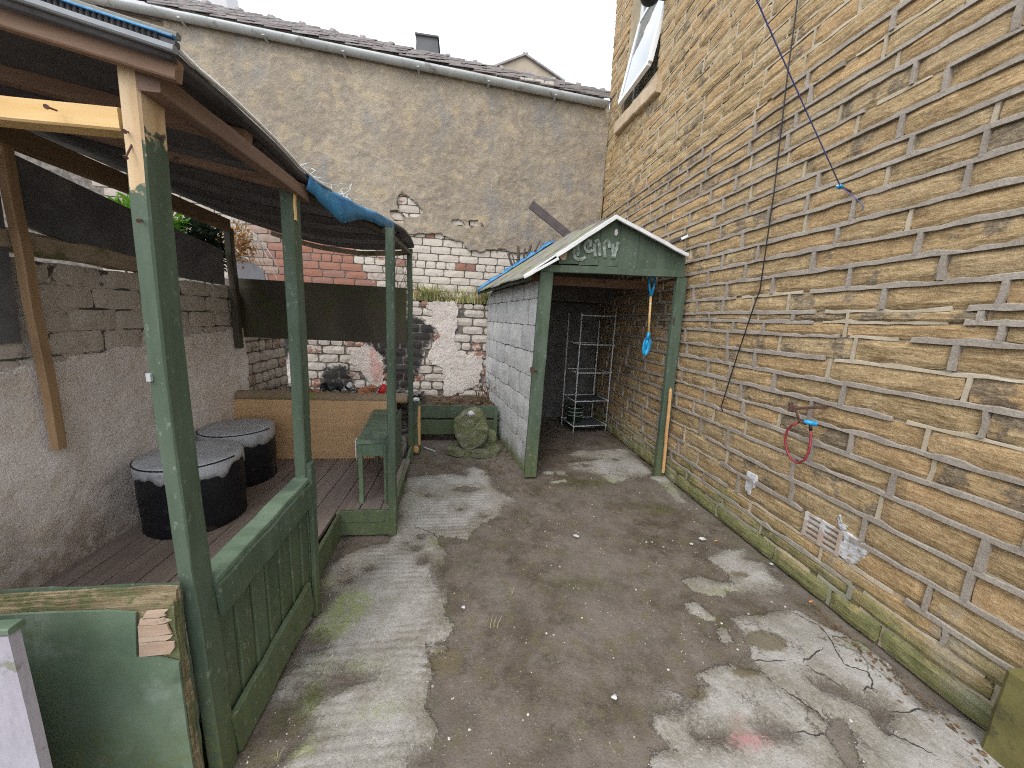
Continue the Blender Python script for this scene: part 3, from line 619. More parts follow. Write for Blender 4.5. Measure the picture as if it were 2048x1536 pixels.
pm = MB(); cnt = 0
while cnt < 1300:
    x = random.uniform(-0.9, 2.02); y = 0.75 + 3.2 * random.random() ** 1.5
    i = np.argmin(np.abs(xs - x)); j = np.argmin(np.abs(ys - y)); k = I[j, i]
    dc = A['conc'][k]
    if dc > 0.02 and random.random() < 0.93: continue
    if x > 1.6 and random.random() < 0.2: pass
    elif noise.noise(Vector((x * 2.2, y * 2.2, 1))) < random.uniform(-0.5, 0.35): continue
    r = random.choice([0.002, 0.0022, 0.0025, 0.003, 0.003, 0.0035, 0.0045, 0.0075 if random.random() < 0.4 else 0.003])
    V = []; a0 = random.random() * 6
    for a in range(5): V.append((x + r * math.cos(a0 + a * 1.257) * random.uniform(.7, 1.3), y + r * math.sin(a0 + a * 1.257) * random.uniform(.7, 1.3), hz[k] - 0.001))
    V += [(x + random.uniform(-.3, .3) * r, y, hz[k] + r * random.uniform(.5, 1.0))]
    pm.put(V, [(a, (a + 1) % 5, 5) for a in range(5)], rnd=random.random()); cnt += 1
tag(mk('gravel', pm, 'pebble'), 'loose pale grit and small stones scattered over the brown dirt', 'gravel', None, 'stuff')

# ------------------------------------------------------------------ stone house on the right
HX = 2.07
house = thing('stone_house', 'house of buff sandstone blocks with grey raised pointing, open white window up high', 'house', (HX, 2.5, 0))
HF = Frame((HX, 0, 0), (0, 1, 0), (-1, 0, 0))
ZS = [0.0, 0.115, 0.205, 0.295, 0.442, 0.59, 0.743, 0.87, 0.994, 1.115, 1.242, 1.367, 1.492, 1.573, 1.631, 1.751, 1.872, 1.994, 2.11, 2.232, 2.346, 2.447, 2.565, 2.674, 2.787, 2.886, 2.993, 3.09]
NSTRAP = len(ZS) - 1
while ZS[-1] < 7.6: ZS.append(ZS[-1] + random.uniform(0.088, 0.125))
def corner(z): return 5.66 + 0.06 * (z - 3)
# window geometry from the survey
XH = 2.19
tl = gx(1282, 45, XH); bl = gy(1240, 207, tl[1]); br = gx(1297, 148, bl[0]); tr = np.array([XH, br[1], tl[2] - (bl[2] - br[2]) * 0])
WY0, WY1, WZ0, WZ1 = br[1] - 0.06, tl[1] + 0.06, bl[2] - 0.10, tl[2] + 0.55
hb = MB()                                     # backing wall with the window opening left out
box(hb, (HX + 0.012, -1.2, -0.3), (HX + 0.42, WY0, 8.0)); box(hb, (HX + 0.012, WY1, -0.3), (HX + 0.42, 5.60, 8.0))
box(hb, (HX + 0.012, WY0, -0.3), (HX + 0.42, WY1, WZ0)); box(hb, (HX + 0.012, WY0, WZ1), (HX + 0.42, WY1, 8.0))
box(hb, (HX + 0.42, 5.3, -0.3), (7.0, 5.60, 8.0)); box(hb, (HX + .03, 5.60, -.3), (HX + .4, 5.655, 3.2))
mk('wall_core', hb, 'buff', house)
strap = MB(); flush = MB(); stones = []
def ribbon(mb, pts, half0, half1, d0, d1, fr):
    """raised pointing along a list of (u,v): square lower edge, softened upper edge"""
    V = []; n = len(pts); ux = pts[-1][0] - pts[0][0]
    for i, (u, v) in enumerate(pts):
        t = 1.0 if abs(ux) > 1e-6 else 0.0
        k_ = noise.noise(Vector((u * 3.1, v * 7, 2))); j0 = random.gauss(0, 0.0018) + .003 * k_; j1 = random.gauss(0, 0.004) + .008 * noise.noise(Vector((u * 4.3, v * 5, 6)))
        if t: q = [(u, v - half0 + j0, -0.012), (u, v - half0 + j0, d0), (u, v + half1 * 0.7 + j1, d0 - 0.002), (u, v + half1 + j1, d1)]
        else: q = [(u - half0 + j0, v, -0.012), (u - half0 + j0, v, d0), (u + half1 + j0, v, d0), (u + half1 + j0, v, -0.012)]
        V += [fr.p(*a) for a in q]
    Fc = []
    for i in range(n - 1):
        for k in range(3): Fc.append((i * 4 + k, i * 4 + 4 + k, i * 4 + 5 + k, i * 4 + 1 + k))
    Fc += [(0, 1, 2, 3), ((n - 1) * 4 + 3, (n - 1) * 4 + 2, (n - 1) * 4 + 1, (n - 1) * 4)]
    mb.put(V, Fc)
def hasstrap(y, r):                           # raised grey pointing stops at the same course all along the wall and is missing in places
    if r > NSTRAP: return False
    if r in (13, 14) and 1.28 < y < 1.86 or r == 12 and 1.45 < y < 1.70: return False
    if r <= 3: return noise.noise(Vector((y * 1.3, r * 5.1, 3))) > -0.05
    return noise.noise(Vector((y * 0.9, r * 3.7, 8))) > -0.42
VENT = (1.50, 1.715, 0.302, 0.452)
for r in range(len(ZS) - 1):
    z0, z1 = ZS[r], ZS[r + 1]; zc = (z0 + z1) / 2
    segs = [(0.25, corner(zc) - 0.005)]
    if WZ0 - 0.13 < zc < WZ1: segs = [(0.25, WY0), (WY1, corner(zc) - 0.005)]
    if VENT[2] < zc < VENT[3]: segs = [(0.25, VENT[0] - 0.01), (VENT[1] + 0.01, corner(zc))]
    for a, b in segs:
        y = a - (0 if a > 1 else random.random() * 0.3)
        while y < b - 0.02:
            l = random.uniform(0.22, 0.52) * (1.15 if r <= NSTRAP else 0.95); e = y + l
            if b - e < 0.16: e = b
            m = 0.0085 if r < NSTRAP else 0.006
            if seen((HX, (y + e) / 2, zc), 420): stones.append((r, y, e, z0, z1, m))
            if e < b and seen((HX, e, zc), 420):
                wv = 0.0075 + random.random() * 0.005
                if hasstrap(e, r + 1) and random.random() < .8: ribbon(strap, [(e, z0 + 0.008), (e + random.gauss(0, .002), zc), (e, z1 - 0.006)], wv, wv, 0.012, 0, HF)
                else: ribbon(flush, [(e, z0), (e, zc), (e, z1)], 0.008, 0.008, 0.0035, 0, HF)
            y = e
    # bed joint on top of this course
    ysb = np.arange(0.2, corner(z1), 0.055); run = []
    for y in list(ysb) + [None]:
        okk = y is not None and seen((HX, y, z1), 420) and not (WZ0 - 0.12 < z1 < WZ1 and WY0 - 0.02 < y < WY1 + 0.02) and not (VENT[2] < z1 < VENT[3] and VENT[0] - .02 < y < VENT[1] + .02)
        st = okk and hasstrap(y, r + 1)
        if run and (not okk or st != run[0][2]):
            if len(run) > 1:
                pts = [(q[0], q[1]) for q in run]
                if run[0][2]: ribbon(strap, pts, 0.0105, 0.0145, 0.0125, 0.003, HF)
                else: ribbon(flush, pts, 0.008, 0.009, 0.004, 0.0, HF)
            run = []
        if okk: run.append((y, z1 + 0.006 * noise.noise(Vector((y * 1.1, z1 * 9, 0))) + 0.0035 * noise.noise(Vector((y * 4.2, z1 * 9, 0))), st))
def area(s):
    q = [proj((HX, y, z)) for y in (s[1], s[2]) for z in (s[3], s[4])]
    if any(k is None for k in q): return 9e9
    vis = seen((HX, (s[1] + s[2]) / 2, (s[3] + s[4]) / 2), 0)
    return ((max(k[0] for k in q) - min(k[0] for k in q)) * (max(k[1] for k in q) - min(k[1] for k in q))) * (1 if vis else 0.02)
stones.sort(key=area, reverse=True)
rest = MB()
for i, (r, y0, y1, z0, z1, m) in enumerate(stones):
    near = i < 300; mb = MB() if near else rest
    pr_ = random.uniform(0.000, 0.009) if r < NSTRAP else random.uniform(0.003, 0.017)
    if r < 3: pr_ += 0.016 - 0.006 * r + random.uniform(-.006, .006)
    nu, nv = ((8, 4) if i < 140 else (6, 3)) if near else (4, 2)
    piece(mb, HF, y0 + m, y1 - m, z0 + m * 0.7, z1 - m * 0.8, pr_, 0.009, 0.0055, nu, nv, 0.010, 0.03, random.gauss(0, 0.002))
    if near: mk('stone', mb, 'stone', house)
mk('stone_courses', rest, 'stone', house, kind='stuff')
mk('raised_pointing', strap, 'strap', house, kind='stuff'); mk('flush_pointing', flush, 'buff', house, kind='stuff')
# quoin end face (gable return) as courses turning the corner
# window sill, frame, sash, glass
mb = MB(); s0 = gx(1231, 254, HX - 0.05); s1 = gx(1316, 170, HX - 0.05)
beam(mb, (HX + 0.03, s1[1], s1[2] + .02), (HX + 0.03, s0[1], s0[2] - .02), 0.20, 0.165, (0, 0, 1), 10, 0.012, 0.004); mk('window_sill', mb, 'sill', house)
win = mk('window', (lambda m: (beam(m, (XH + .03, WY0 + .02, WZ0 + .03), (XH + .03, WY1 - .02, WZ0 + .03), .06, .06), beam(m, (XH + .03, WY0 + .03, WZ0 + .06), (XH + .03, WY0 + .03, WZ1), .06, .06, (0, 1, 0)), beam(m, (XH + .03, WY1 - .03, WZ0 + .06), (XH + .03, WY1 - .03, WZ1), .06, .06, (0, 1, 0)), beam(m, (XH + .03, WY0 + .06, tl[2] + .03), (XH + .03, WY1 - .06, tl[2] + .03), .056, .06), m)[-1])(MB()), 'upvc', house)
mb = MB(); box(mb, (XH + .025, WY0 + .06, tl[2] + .06), (XH + .04, WY1 - .06, WZ1)); mk('pane', mb, 'glass', win)
a_, b_ = bl, np.array([bl[0], br[1], bl[2]]); c_, d_ = np.array([XH, br[1], tl[2]]), tl
sash = MB()
nS = _n(np.cross(b_ - a_, d_ - a_))
for p, q in ((a_, b_), (c_, d_)): beam(sash, p, q, 0.05, 0.06, _n(d_ - a_))
for p, q in ((a_, d_), (b_, c_)): beam(sash, p, q, 0.05, 0.06, _n(b_ - a_))
sash_o = mk('window_sash', sash, 'upvc', house)
mb = MB(); e1 = _n(b_ - a_) * .028; e2 = _n(d_ - a_) * .028
prism(mb, [a_ + e1 + e2, b_ - e1 + e2, c_ - e1 - e2, d_ + e1 - e2], nS, 0.012); mk('pane', mb, 'glass', sash_o)
mb = MB(); box(mb, (2.6, WY0 - .3, WZ0 - .3), (2.62, WY1 + .3, WZ1 + .3)); mk('window_blind', mb, 'farpale', house)
# air brick
ab = MB()
fy0, fy1, fz0, fz1 = VENT
for a, b, c0, d0 in ((fy0, fy0 + .018, fz0, fz1), (fy1 - .018, fy1, fz0, fz1), ((fy0 + fy1) / 2 - .012, (fy0 + fy1) / 2 + .012, fz0, fz1)):
    box(ab, (HX - .012, a, c0), (HX + .03, b, d0))
for k in range(5):
    zz = fz0 + 0.003 + k * (fz1 - fz0 - .019) / 4
    for a, b in ((fy0 + .018, (fy0 + fy1) / 2 - .012), ((fy0 + fy1) / 2 + .012, fy1 - .018)): box(ab, (HX - .010, a, zz), (HX + .03, b, zz + .013))
vent = mk('air_brick', ab, 'clay', house)
mb = MB(); box(mb, (HX + .028, fy0, fz0), (HX + .034, fy1, fz1)); mk('vent_back', mb, 'black', vent)
# splash of pale paint/mortar by the air brick, trowelled proud of the stone
SPL = [gx(x, y, HX)[1:] for x, y in [(1686,1060),(1705,1068),(1722,1080),(1735,1100),(1730,1118),(1712,1128),(1694,1122),(1682,1108),(1680,1085)]]
sheet('paint_splash', HF, 1.28, 1.56, 0.2, 0.5, 0.008, lambda P: polysd(P, SPL), 'grey_paint', house, 0.010, 0.010, 0.045)
SPL2 = [gx(x, y, HX)[1:] for x, y in [(1497,942),(1512,936),(1514,960),(1510,985),(1500,996),(1490,985),(1488,970)]]
sheet('paint_splash', HF, 1.9, 2.4, 0.15, 0.5, 0.012, lambda P: polysd(P, SPL2), 'grey_paint', house, 0.010, 0.010, 0.05)
SPL3 = [gx(x, y, HX)[1:] for x, y in [(1672,1035),(1682,1030),(1690,1045),(1700,1056),(1686,1062),(1676,1052)]]
sheet('paint_splash', HF, 1.38, 1.6, 0.38, 0.56, 0.008, lambda P: polysd(P, SPL3), 'grey_paint', house, 0.012, 0.008, 0.03)
# ------------------------------------------------------------------ rear building
YB = 5.72
rear = thing('rear_building', 'long old building closing the yard, flaking buff render over white brick', 'building', (-1.5, YB, 0))
RF = Frame((0, YB, 0), (1, 0, 0), (0, -1, 0))
PR = lambda L_: [gy(x, y, YB - 0.02)[[0, 2]] for x, y in L_]
mb = MB(); box(mb, (-9, YB + 0.006, -0.2), (2.9, YB + 0.35, 4.62)); mk('wall_core', mb, 'dark_joint', rear)
mb = MB(); prism(mb, [(-9, YB + .006, 4.62), (2.9, YB + .006, 4.62), (2.9, YB + .006, 4.60), (-4.0, YB + .006, 5.02), (-9, YB + .006, 5.32)], (0, 1, 0), 0.34); mk('wall_head', mb, 'render', rear)
REND = PR([(330,28),(600,85),(860,142),(1080,190),(1230,222),(1230,520),(1100,500),(1040,506),(1018,506),(1005,499),(985,498),(962,504),(940,500),(926,488),(912,482),(902,476),(880,468),(865,466),(845,470),(826,469),(700,462),(600,440),(430,400),(330,330),(230,335),(120,325),(60,60),(250,62),(330,60)])
H1 = PR([(795,398),(801,390),(808,384),(815,393),(828,401),(838,412),(847,422),(845,428),(830,433),(812,435),(805,428),(798,420),(793,408)])
H2 = PR([(905,441),(940,443),(953,439),(962,441),(980,452),(968,455),(940,453),(905,449)])
H3 = PR([(780,425),(790,418),(800,423),(812,430),(805,445),(790,440)])
H4 = PR([(955,500),(975,494),(990,497),(985,504),(960,506)])
def rsd(P):
    d = polysd(P, REND)
    for h in (H1, H2, H3): d = np.minimum(d, -polysd(P, h))
    return d
sheet('render_coat', RF, -4.9, 2.07, 1.9, 5.05, 0.026, rsd, 'render', rear, 0.036, 0.016, 0.06)
nb = 0; bz = 2.311 - 0.1085 * 6
for r in range(30):
    z0 = bz + r * 0.1085; z1 = z0 + 0.1085
    x = -4.9 + (0.15 if r % 2 else 0) + random.uniform(-.03, .03); hdr = r % 4 == 1
    while x < 1.2:
        l = 0.30 if not hdr else 0.15; l += random.uniform(-.012, .012)
        cx, cz = x + l / 2, (z0 + z1) / 2
        if seen((cx, YB, cz), 60) and rsd(np.array([[cx, cz]]))[0] < 0.10 and (x > -2.75 or z0 > 1.8):
            red = 1.0 if (x < -1.72 and x > -3.2) else (0.8 if random.random() < 0.09 else random.uniform(0, 0.22))
            if x < -1.0 and x > -1.75: red = max(red, random.uniform(0, .35))
            gry = 0.8 if x <= -2.9 else (random.uniform(.1, .8) if -1.75 < x < -0.95 else random.uniform(0, .2))
            mb = MB(); piece(mb, RF, x + 0.006, x + l - 0.006, z0 + 0.006, z1 - 0.005, 0.008, 0.004, 0.0025, 4, 2, 0.006, 0.03, 0, red=red, grey=gry, soot=0.0)
            mk('brick', mb, 'pbrick', rear); nb += 1
        x += l
# gutter, roof
def gl(x): return 4.66 + (1.936 - x) * 0.0585
mb = MB(); nseg = 24; V = []; Fc = []
for i in range(nseg + 1):
    x = -8 + i * (9.98) / nseg
    for k in range(9):
        a = math.pi + math.pi * k / 8; V.append((x, YB - 0.10 + 0.062 * math.cos(a), gl(x) + 0.02 + 0.062 * math.sin(a)))
for i in range(nseg):
    for k in range(8): Fc.append((i * 9 + k, i * 9 + 9 + k, i * 9 + 10 + k, i * 9 + 1 + k))
mb.put(V, Fc)
o = mk('gutter', mb, 'gutter', rear, True); o.modifiers.new('thick', 'SOLIDIFY').thickness = 0.006
mb = MB()
for x in np.arange(-4.5, 1.9, 0.95): beam(mb, (x, YB - .03, gl(x) - .06), (x, YB - .16, gl(x) - .045), 0.03, 0.012)
mk('gutter_bracket', mb, 'gutter', rear, kind='stuff')
mb = MB(); beam(mb, (-8, YB - 0.012, gl(-8) + .03), (2.05, YB - .012, gl(2.05) + .03), 0.022, 0.14, (0, 0, 1), 12); mk('fascia_board', mb, 'slate', rear)
def rid(x): return 6.19 + (2.705 - x) * 0.0655
rr_ = MB(); nsl = 0
for k in range(9):
    t0, t1 = k / 9, (k + 1.25) / 9
    x = -6.5
    while x < 2.6:
        l = 0.32 + random.uniform(-.03, .03); y0 = YB - .07 + (8.0 - YB) * t0; y1 = YB - .07 + (8.0 - YB) * t1
        z0a = gl(x) + .075 + (rid(x) - gl(x) - .1) * t0 + 0.035; z1a = gl(x) + .075 + (rid(x) - gl(x) - .1) * min(t1, 1.0) + 0.012
        dz = random.uniform(0, .012)
        if seen((x, y0, z0a), 60):
            V = [(x + .004, y0, z0a + dz), (x + l - .004, y0, z0a + dz), (x + l - .004, y1, z1a), (x + .004, y1, z1a)]
            V += [(p[0], p[1], p[2] - .016) for p in V[:4]]
            rr_.put(V, [(0, 1, 2, 3), (1, 0, 4, 5), (0, 3, 7, 4), (2, 1, 5, 6), (3, 2, 6, 7)], rnd=random.random())
        x += l
mk('roof_slates', rr_, 'slate', rear, kind='stuff')
x = -5.6
while x < 2.7:
    mb = MB(); l = 0.52
    tube(mb, [(x + l * t, 8.0, rid(x) - .06 - 0.034 * t) for t in (0, .25, .5, .75, .86)], 0.085, 8); tube(mb, [(x + l * .84, 8.0, rid(x) - .06 - .034 * .84), (x + l, 8.0, rid(x) - .06 - .034)], 0.135, 8)
    if seen((x, 8, rid(x)), 60): mk('ridge_tile', mb, 'slate', rear, True)
    x += l
mb = MB(); q0 = gy(832, 112, 7.8); q1 = gy(882, 112, 7.8); zt = gy(836, 71, 7.8)[2]; zb = q0[2] - .25
V = [(q0[0], 7.7, zb), (q1[0], 7.7, zb), (q1[0], 8.1, zb), (q0[0], 8.1, zb), (q0[0] + .015, 7.72, zt), (q1[0] - .06, 7.72, zt - .02), (q1[0] - .06, 8.05, zt - .02), (q0[0] + .015, 8.05, zt)]
V += [(a[0], a[1], a[2] - .06) for a in V[4:]]
mb.put(V, [(0, 1, 9, 8), (1, 2, 10, 9), (2, 3, 11, 10), (3, 0, 8, 11), (4, 5, 6, 7), (8, 9, 5, 4), (9, 10, 6, 5), (10, 11, 7, 6), (11, 8, 4, 7)])
box(mb, (q0[0] - .005, 7.69, zt - .05), (q1[0] - .035, 8.11, zt - .022)); mk('roof_vent', mb, 'chim', rear)
g0, g1, g2 = gy(985, 137, 16), gy(1050, 112, 16), gy(1125, 163, 16)
fh = thing('far_house', 'pointed stone gable of a far house above the slate roof', 'house', (2.1, 16, 0))
mb = MB(); prism(mb, [(g0[0], 16, 0), (g2[0], 16, 0), (g2[0], 16, g2[2]), (g1[0], 16, g1[2]), (g0[0], 16, g0[2])], (0, 1, 0), 0.4); mk('gable_wall', mb, 'farstone', fh)
mb = MB()
for a, b in ((g0, g1), (g1, g2)):
    d = _n(b - a); beam(mb, a - d * .1 + np.array([0, .2, .02]), b + d * .1 + np.array([0, .2, .02]), 0.6, 0.07, (0, 0, 1), 3)
mk('roof', mb, 'slate', fh)
ph = thing('pale_building', 'pale rendered wall rising behind the slate roof at upper left', 'building', (-6, 9.2, 0))
mb = MB(); e0, e1 = gy(437, -40, 9), gy(458, 30, 9)
prism(mb, [(-8.0, 9, 5.5), (e1[0] + .1, 9, 5.5), (e1[0], 9, e1[2]), (e0[0], 9, e0[2] + .6), (-8.0, 9, e0[2] + .6)], (0, 1, 0), 0.5); mk('wall', mb, 'farpale', ph)
mb = MB(); beam(mb, (-8, 8.97, e0[2] + .35), (e0[0] + .03, 8.97, e0[2] + .35), .04, .1); mk('string_course', mb, 'farstone', ph)

# ------------------------------------------------------------------ low back wall with the burnt recess
YL = 5.20
low = thing('low_back_wall', 'low white painted brick wall with soot marks and flaking plaster under the grassy ledge', 'wall', (-1.0, YL, 0))
LF = Frame((0, YL, 0), (1, 0, 0), (0, -1, 0)); PL = lambda L_: [gy(x, y, YL)[[0, 2]] for x, y in L_]
SOOT = [PL(q) for q in [[(745,655),(775,640),(835,636),(870,655),(862,678),(845,700),(838,735),(820,775),(790,790),(775,750),(770,715),(748,700),(735,680)],
    [(655,745),(685,740),(705,760),(700,782),(655,785),(640,772)], [(548,660),(596,660),(588,690),(572,735),(556,775),(545,770)]]]
FAINT = PL([(600,660),(700,660),(735,690),(700,740),(620,745),(590,720)])
def soot_at(V):
    P = np.asarray(V)[:, [0, 2]]; d = np.full(len(P), -1.0)
    for q in SOOT: d = np.maximum(d, polysd(P, q))
    return np.clip(0.55 + d * 5, 0, 1) + np.where(polysd(P, FAINT) > -0.05, 0.22, 0.0)
mb = MB(); box(mb, (-3.2, YL + .008, -0.1), (0.36, YL + .3, 1.68)); mk('wall_core', mb, 'dark_joint', low)
PLA = PL([(800 + .2473 * x, 580 + .2473 * y) for x, y in [(205,95),(470,95),(468,200),(462,310),(436,380),(446,460),(480,520),(668,535),(660,640),(645,760),(440,850),(350,895),(345,640),(262,600),(238,540),(265,440),(335,370),(300,330),(270,300),(185,265),(215,240),(280,190),(215,150)]])
PLB = PL([(728,690),(742,680),(752,700),(765,715),(768,745),(766,770),(750,775),(735,760),(720,740),(700,725),(705,705)])
PLC = PL([(566,705),(585,690),(600,700),(602,780),(560,782),(556,760)])
psd = lambda P: np.maximum(np.maximum(polysd(P, PLA), polysd(P, PLB)), polysd(P, PLC))
PINK = PL([(738,690),(755,700),(768,745),(764,772),(750,768),(740,740)])
sheet('plaster_patch', LF, -2.7, 0.5, 0.25, 1.75, 0.016, psd, 'plaster', low, 0.016, 0.008, 0.05,
      {'soot': lambda V: soot_at(V) * 0.75, 'red': lambda V: np.clip(polysd(V[:, [0, 2]], PINK) / .05 + .3, 0, .8)})
for r in range(13):
    z0 = 0.21 + r * 0.117; z1 = z0 + 0.117; x = -2.75 + (0.14 if r % 2 else 0) + random.uniform(-.03, .03)
    while x < 0.42:
        l = (0.285 if r % 5 != 2 else 0.15) + random.uniform(-.02, .02); cx, cz = x + l / 2, (z0 + z1) / 2
        if z0 < 1.66 and psd(np.array([[cx, cz]]))[0] < 0.06:
            mb = MB(); b0 = mb.n
            piece(mb, LF, x + .008, x + l - .008, z0 + .008, min(z1, 1.70) - .007, random.uniform(.004, .014), .007, .005, 5, 2, .012, .03, random.gauss(0, .003), red=random.uniform(0, .2) if random.random() < .8 else .5, grey=random.uniform(0, .3))
            mb.a['soot'] = [soot_at(np.concatenate(mb.v))]
            mk('brick', mb, 'pbrick', low)
        x += l
# brick return left of the recess
ret = thing('brick_return', 'patch of exposed brown brick beside the black gap, left of the burnt wall', 'wall', (-2.0, 3.9, 0))
KF = Frame((-2.0, 0, 0), (0, 1, 0), (1, 0, 0))
mb = MB(); box(mb, (-2.35, 3.44, -0.1), (-2.006, 4.32, 1.62)); mk('wall_core', mb, 'dark_joint', ret)
for r in range(12):
    z0 = 0.45 + r * 0.105; y = 3.40 - (0.12 if r % 2 else 0)
    while y < 4.30:
        l = (0.25 if r % 3 else 0.13) + random.uniform(-.015, .015)
        a, b = max(y, 3.44), min(y + l, 4.32 + random.uniform(-.03, .02))
        if b - a > 0.05:
            mb = MB(); piece(mb, KF, a + .006, b - .006, z0 + .006, z0 + .098, random.uniform(.004, .014), .006, .004, 4, 2, .01, .03, 0, red=random.uniform(.1, .45), grey=random.uniform(.2, .7), soot=0.35 * max(0, (y - 4.0)) / .3)
            mk('brick', mb, 'pbrick', ret)
        y += l
# ledge of earth between the two back walls, ash bed and planter soil
def bed(name, x0, x1, y0, y1, zf, mat, amp=.02, res=.05, skirt=None):
    nx, ny = int((x1 - x0) / res) + 1, int((y1 - y0) / res) + 1; V = []; Fc = []
    for j in range(ny + 1):
        for i in range(nx + 1):
            x = x0 + (x1 - x0) * i / nx; y = y0 + (y1 - y0) * j / ny
            V.append((x, y, zf(x, y) + amp * noise.fractal(Vector((x * 5, y * 5, 3)), 1, 2, 4)))
    for j in range(ny):
        for i in range(nx): Fc.append((j * (nx + 1) + i, j * (nx + 1) + i + 1, (j + 1) * (nx + 1) + i + 1, (j + 1) * (nx + 1) + i))
    m = MB(); m.put(V, Fc)
    if skirt is not None: box(m, (x0 + .005, y0 + .005, -0.05), (x1 - .005, y1 - .005, skirt))
    return mk(name, m, mat, None, True, None, 'structure')
bed('earth_ledge', -3.2, 0.55, YL - 0.01, YB + .01, lambda x, y: 1.70 + 0.10 * (y - YL) / .5, 'soil', .025, .06)
bed('ash_bed', -2.6, -0.56, 3.31, YL + .02, lambda x, y: 0.70 - 0.15 * (y - 3.3), 'ash', .03, .05, .30)
bed('planter_soil', -0.56, 0.42, 4.28, YL + .02, lambda x, y: 0.385 - .03 * (y - 4.28) + .02 * x, 'soil', .03, .04, .30)

def blades(name, spots, mat, label, hgt, n, w=.004, droop=.6, kind='stuff', cat='grass'):
    m = MB()
    for (cx, cy, cz, rx, ry) in spots:
        for _ in range(n):
            x, y = cx + random.gauss(0, rx), cy + random.gauss(0, ry); h = hgt * random.uniform(.4, 1.15); a = random.random() * 6.28
            dr = droop * h * random.uniform(.2, 1.2); dx, dy = math.cos(a) * dr, math.sin(a) * dr; sx, sy = -math.sin(a) * w, math.cos(a) * w
            V = []
            for t in (0, .45, .8): V += [(x + dx * t * t - sx * (1 - t * .7), y + dy * t * t - sy * (1 - t * .7), cz + h * t * (1 - .25 * t * droop)), (x + dx * t * t + sx * (1 - t * .7), y + dy * t * t + sy * (1 - t * .7), cz + h * t * (1 - .25 * t * droop))]
            V.append((x + dx, y + dy, cz + h * (1 - .3 * droop)))
            m.put(V, [(0, 1, 3, 2), (2, 3, 5, 4), (4, 5, 6)], rnd=random.random())
    return tag(mk(name, m, mat, None, False, None), label, cat, None, kind)
blades('grass', [(-.5, 5.30, 1.69, .06, .04), (-.40, 5.28, 1.69, .07, .04), (-.15, 5.26, 1.69, .14, .05), (.12, 5.26, 1.70, .13, .05), (-.60, 5.28, 1.69, .05, .04), (-.5, 5.25, 1.69, .05, .03), (.3, 5.26, 1.70, .07, .05)], 'grass',
       'long grass and dry stalks growing on the ledge above the low white wall', .34, 85, .006, 1.1)

# ------------------------------------------------------------------ left garden wall
XW = -1.96
lw = thing('garden_wall', 'pale painted garden wall on the left, rendered below and bare painted brick on top', 'wall', (XW, 1.5, 0))
WF = Frame((XW, 0, 0), (0, 1, 0), (1, 0, 0))
mb = MB(); box(mb, (XW - .24, -1.5, -.1), (XW - .001, 3.46, 1.66)); mk('wall_core', mb, 'pjoint', lw)
PW = lambda L_: [gx(x, y, XW)[1:] for x, y in L_]
def lsd(P):
    edge = 1.205 + 0.035 * np.sin(P[:, 0] * 3.1) + np.where(P[:, 0] > 2.5, (P[:, 0] - 2.5) * .16, 0)
    return np.minimum(np.minimum(edge - P[:, 1], 3.47 - P[:, 0]), P[:, 1] - 0.10)
sheet('render_coat', WF, -1.0, 3.55, 0.05, 1.5, 0.035, lsd, 'lrender', lw, 0.022, 0.016, 0.05)
for r in range(5):
    z0 = 1.115 + r * 0.112; z1 = z0 + .112; y = 0.2 + (0.14 if r % 2 else 0) + random.uniform(-.03, .03)
    while y < 3.46:
        l = 0.275 + random.uniform(-.03, .02); b = min(y + l, 3.46)
        if b - y > .05 and lsd(np.array([[(y + b) / 2, (z0 + z1) / 2]]))[0] < .05 and seen((XW, y, z0), 300):
            mb = MB(); piece(mb, WF, y + .0035, b - .0035, z0 + .004, min(z1 - .004, 1.665), random.uniform(.006, .014), .007, .004, 6, 3, .007, .03, random.gauss(0, .004), red=0.0, grey=random.uniform(.0, .15), soot=0.0)
            mk('brick', mb, 'pbrick', lw)
        y = b
mb = MB(); beam(mb, (XW - .03, .9, 1.735), (XW - .03, 2.62, 1.725), .13, .095, (0, 0, 1), 16, .015, .004); mk('coping_timber', mb, 'coping', lw)
mb = MB(); box(mb, (XW - .5, 3.5, -.1), (XW - .3, 5.2, .5)); mk('wall_footing', mb, 'dark_joint', lw)
for nm, pts, mt, lb, ct in (
    ('felt_board', [(10,300),(255,415),(355,460),(446,500),(450,570),(365,555),(270,520),(150,490),(40,445)], 'feltgrey', 'long black felt covered board along the top of the garden wall', 'board'),):
    mb = MB(); prism(mb, [gx(x, y, XW + .035) for x, y in pts], (-1, 0, 0), .03); tag(mk(nm, mb, mt), lb, ct)
mb = MB(); prism(mb, [(XW + .03, 0.9, 1.295), (XW + .03, 1.835, 1.30), (XW + .03, 1.87, 2.1), (XW + .03, .9, 2.1)], (-1, 0, 0), .02); tag(mk('felt_sheet', mb, 'feltgrey'), 'grey felt sheet hanging at far left beside the wooden batten', 'sheet')
mb = MB(); a, b = gx(118, 897, XW + .06), gx(10, 310, XW + .06); beam(mb, a, b + (b - a) * .04, .045, .035, (1, 0, 0), 6, .004, .002); tag(mk('timber_batten', mb, 'batten'), 'upright brown timber batten hanging against the pale garden wall', 'batten')
mb = MB(); beam(mb, (-1.915, 3.33, 1.15), (-1.915, 3.33, 2.12), .05, .05, (1, 0, 0), 5); tag(mk('dark_post', mb, 'ply'), 'thin dark weathered post at the far end of the garden wall', 'post')
mb = MB(); P0 = [gy(x, y, 5.0) for x, y in [(462,498),(500,522),(528,540),(531,562),(530,600),(462,600)]]; prism(mb, P0, (0, 1, 0), .012); tag(mk('curved_sheet', mb, 'feltgrey'), 'grey curved sheet leaning in front of the red bricks', 'sheet')

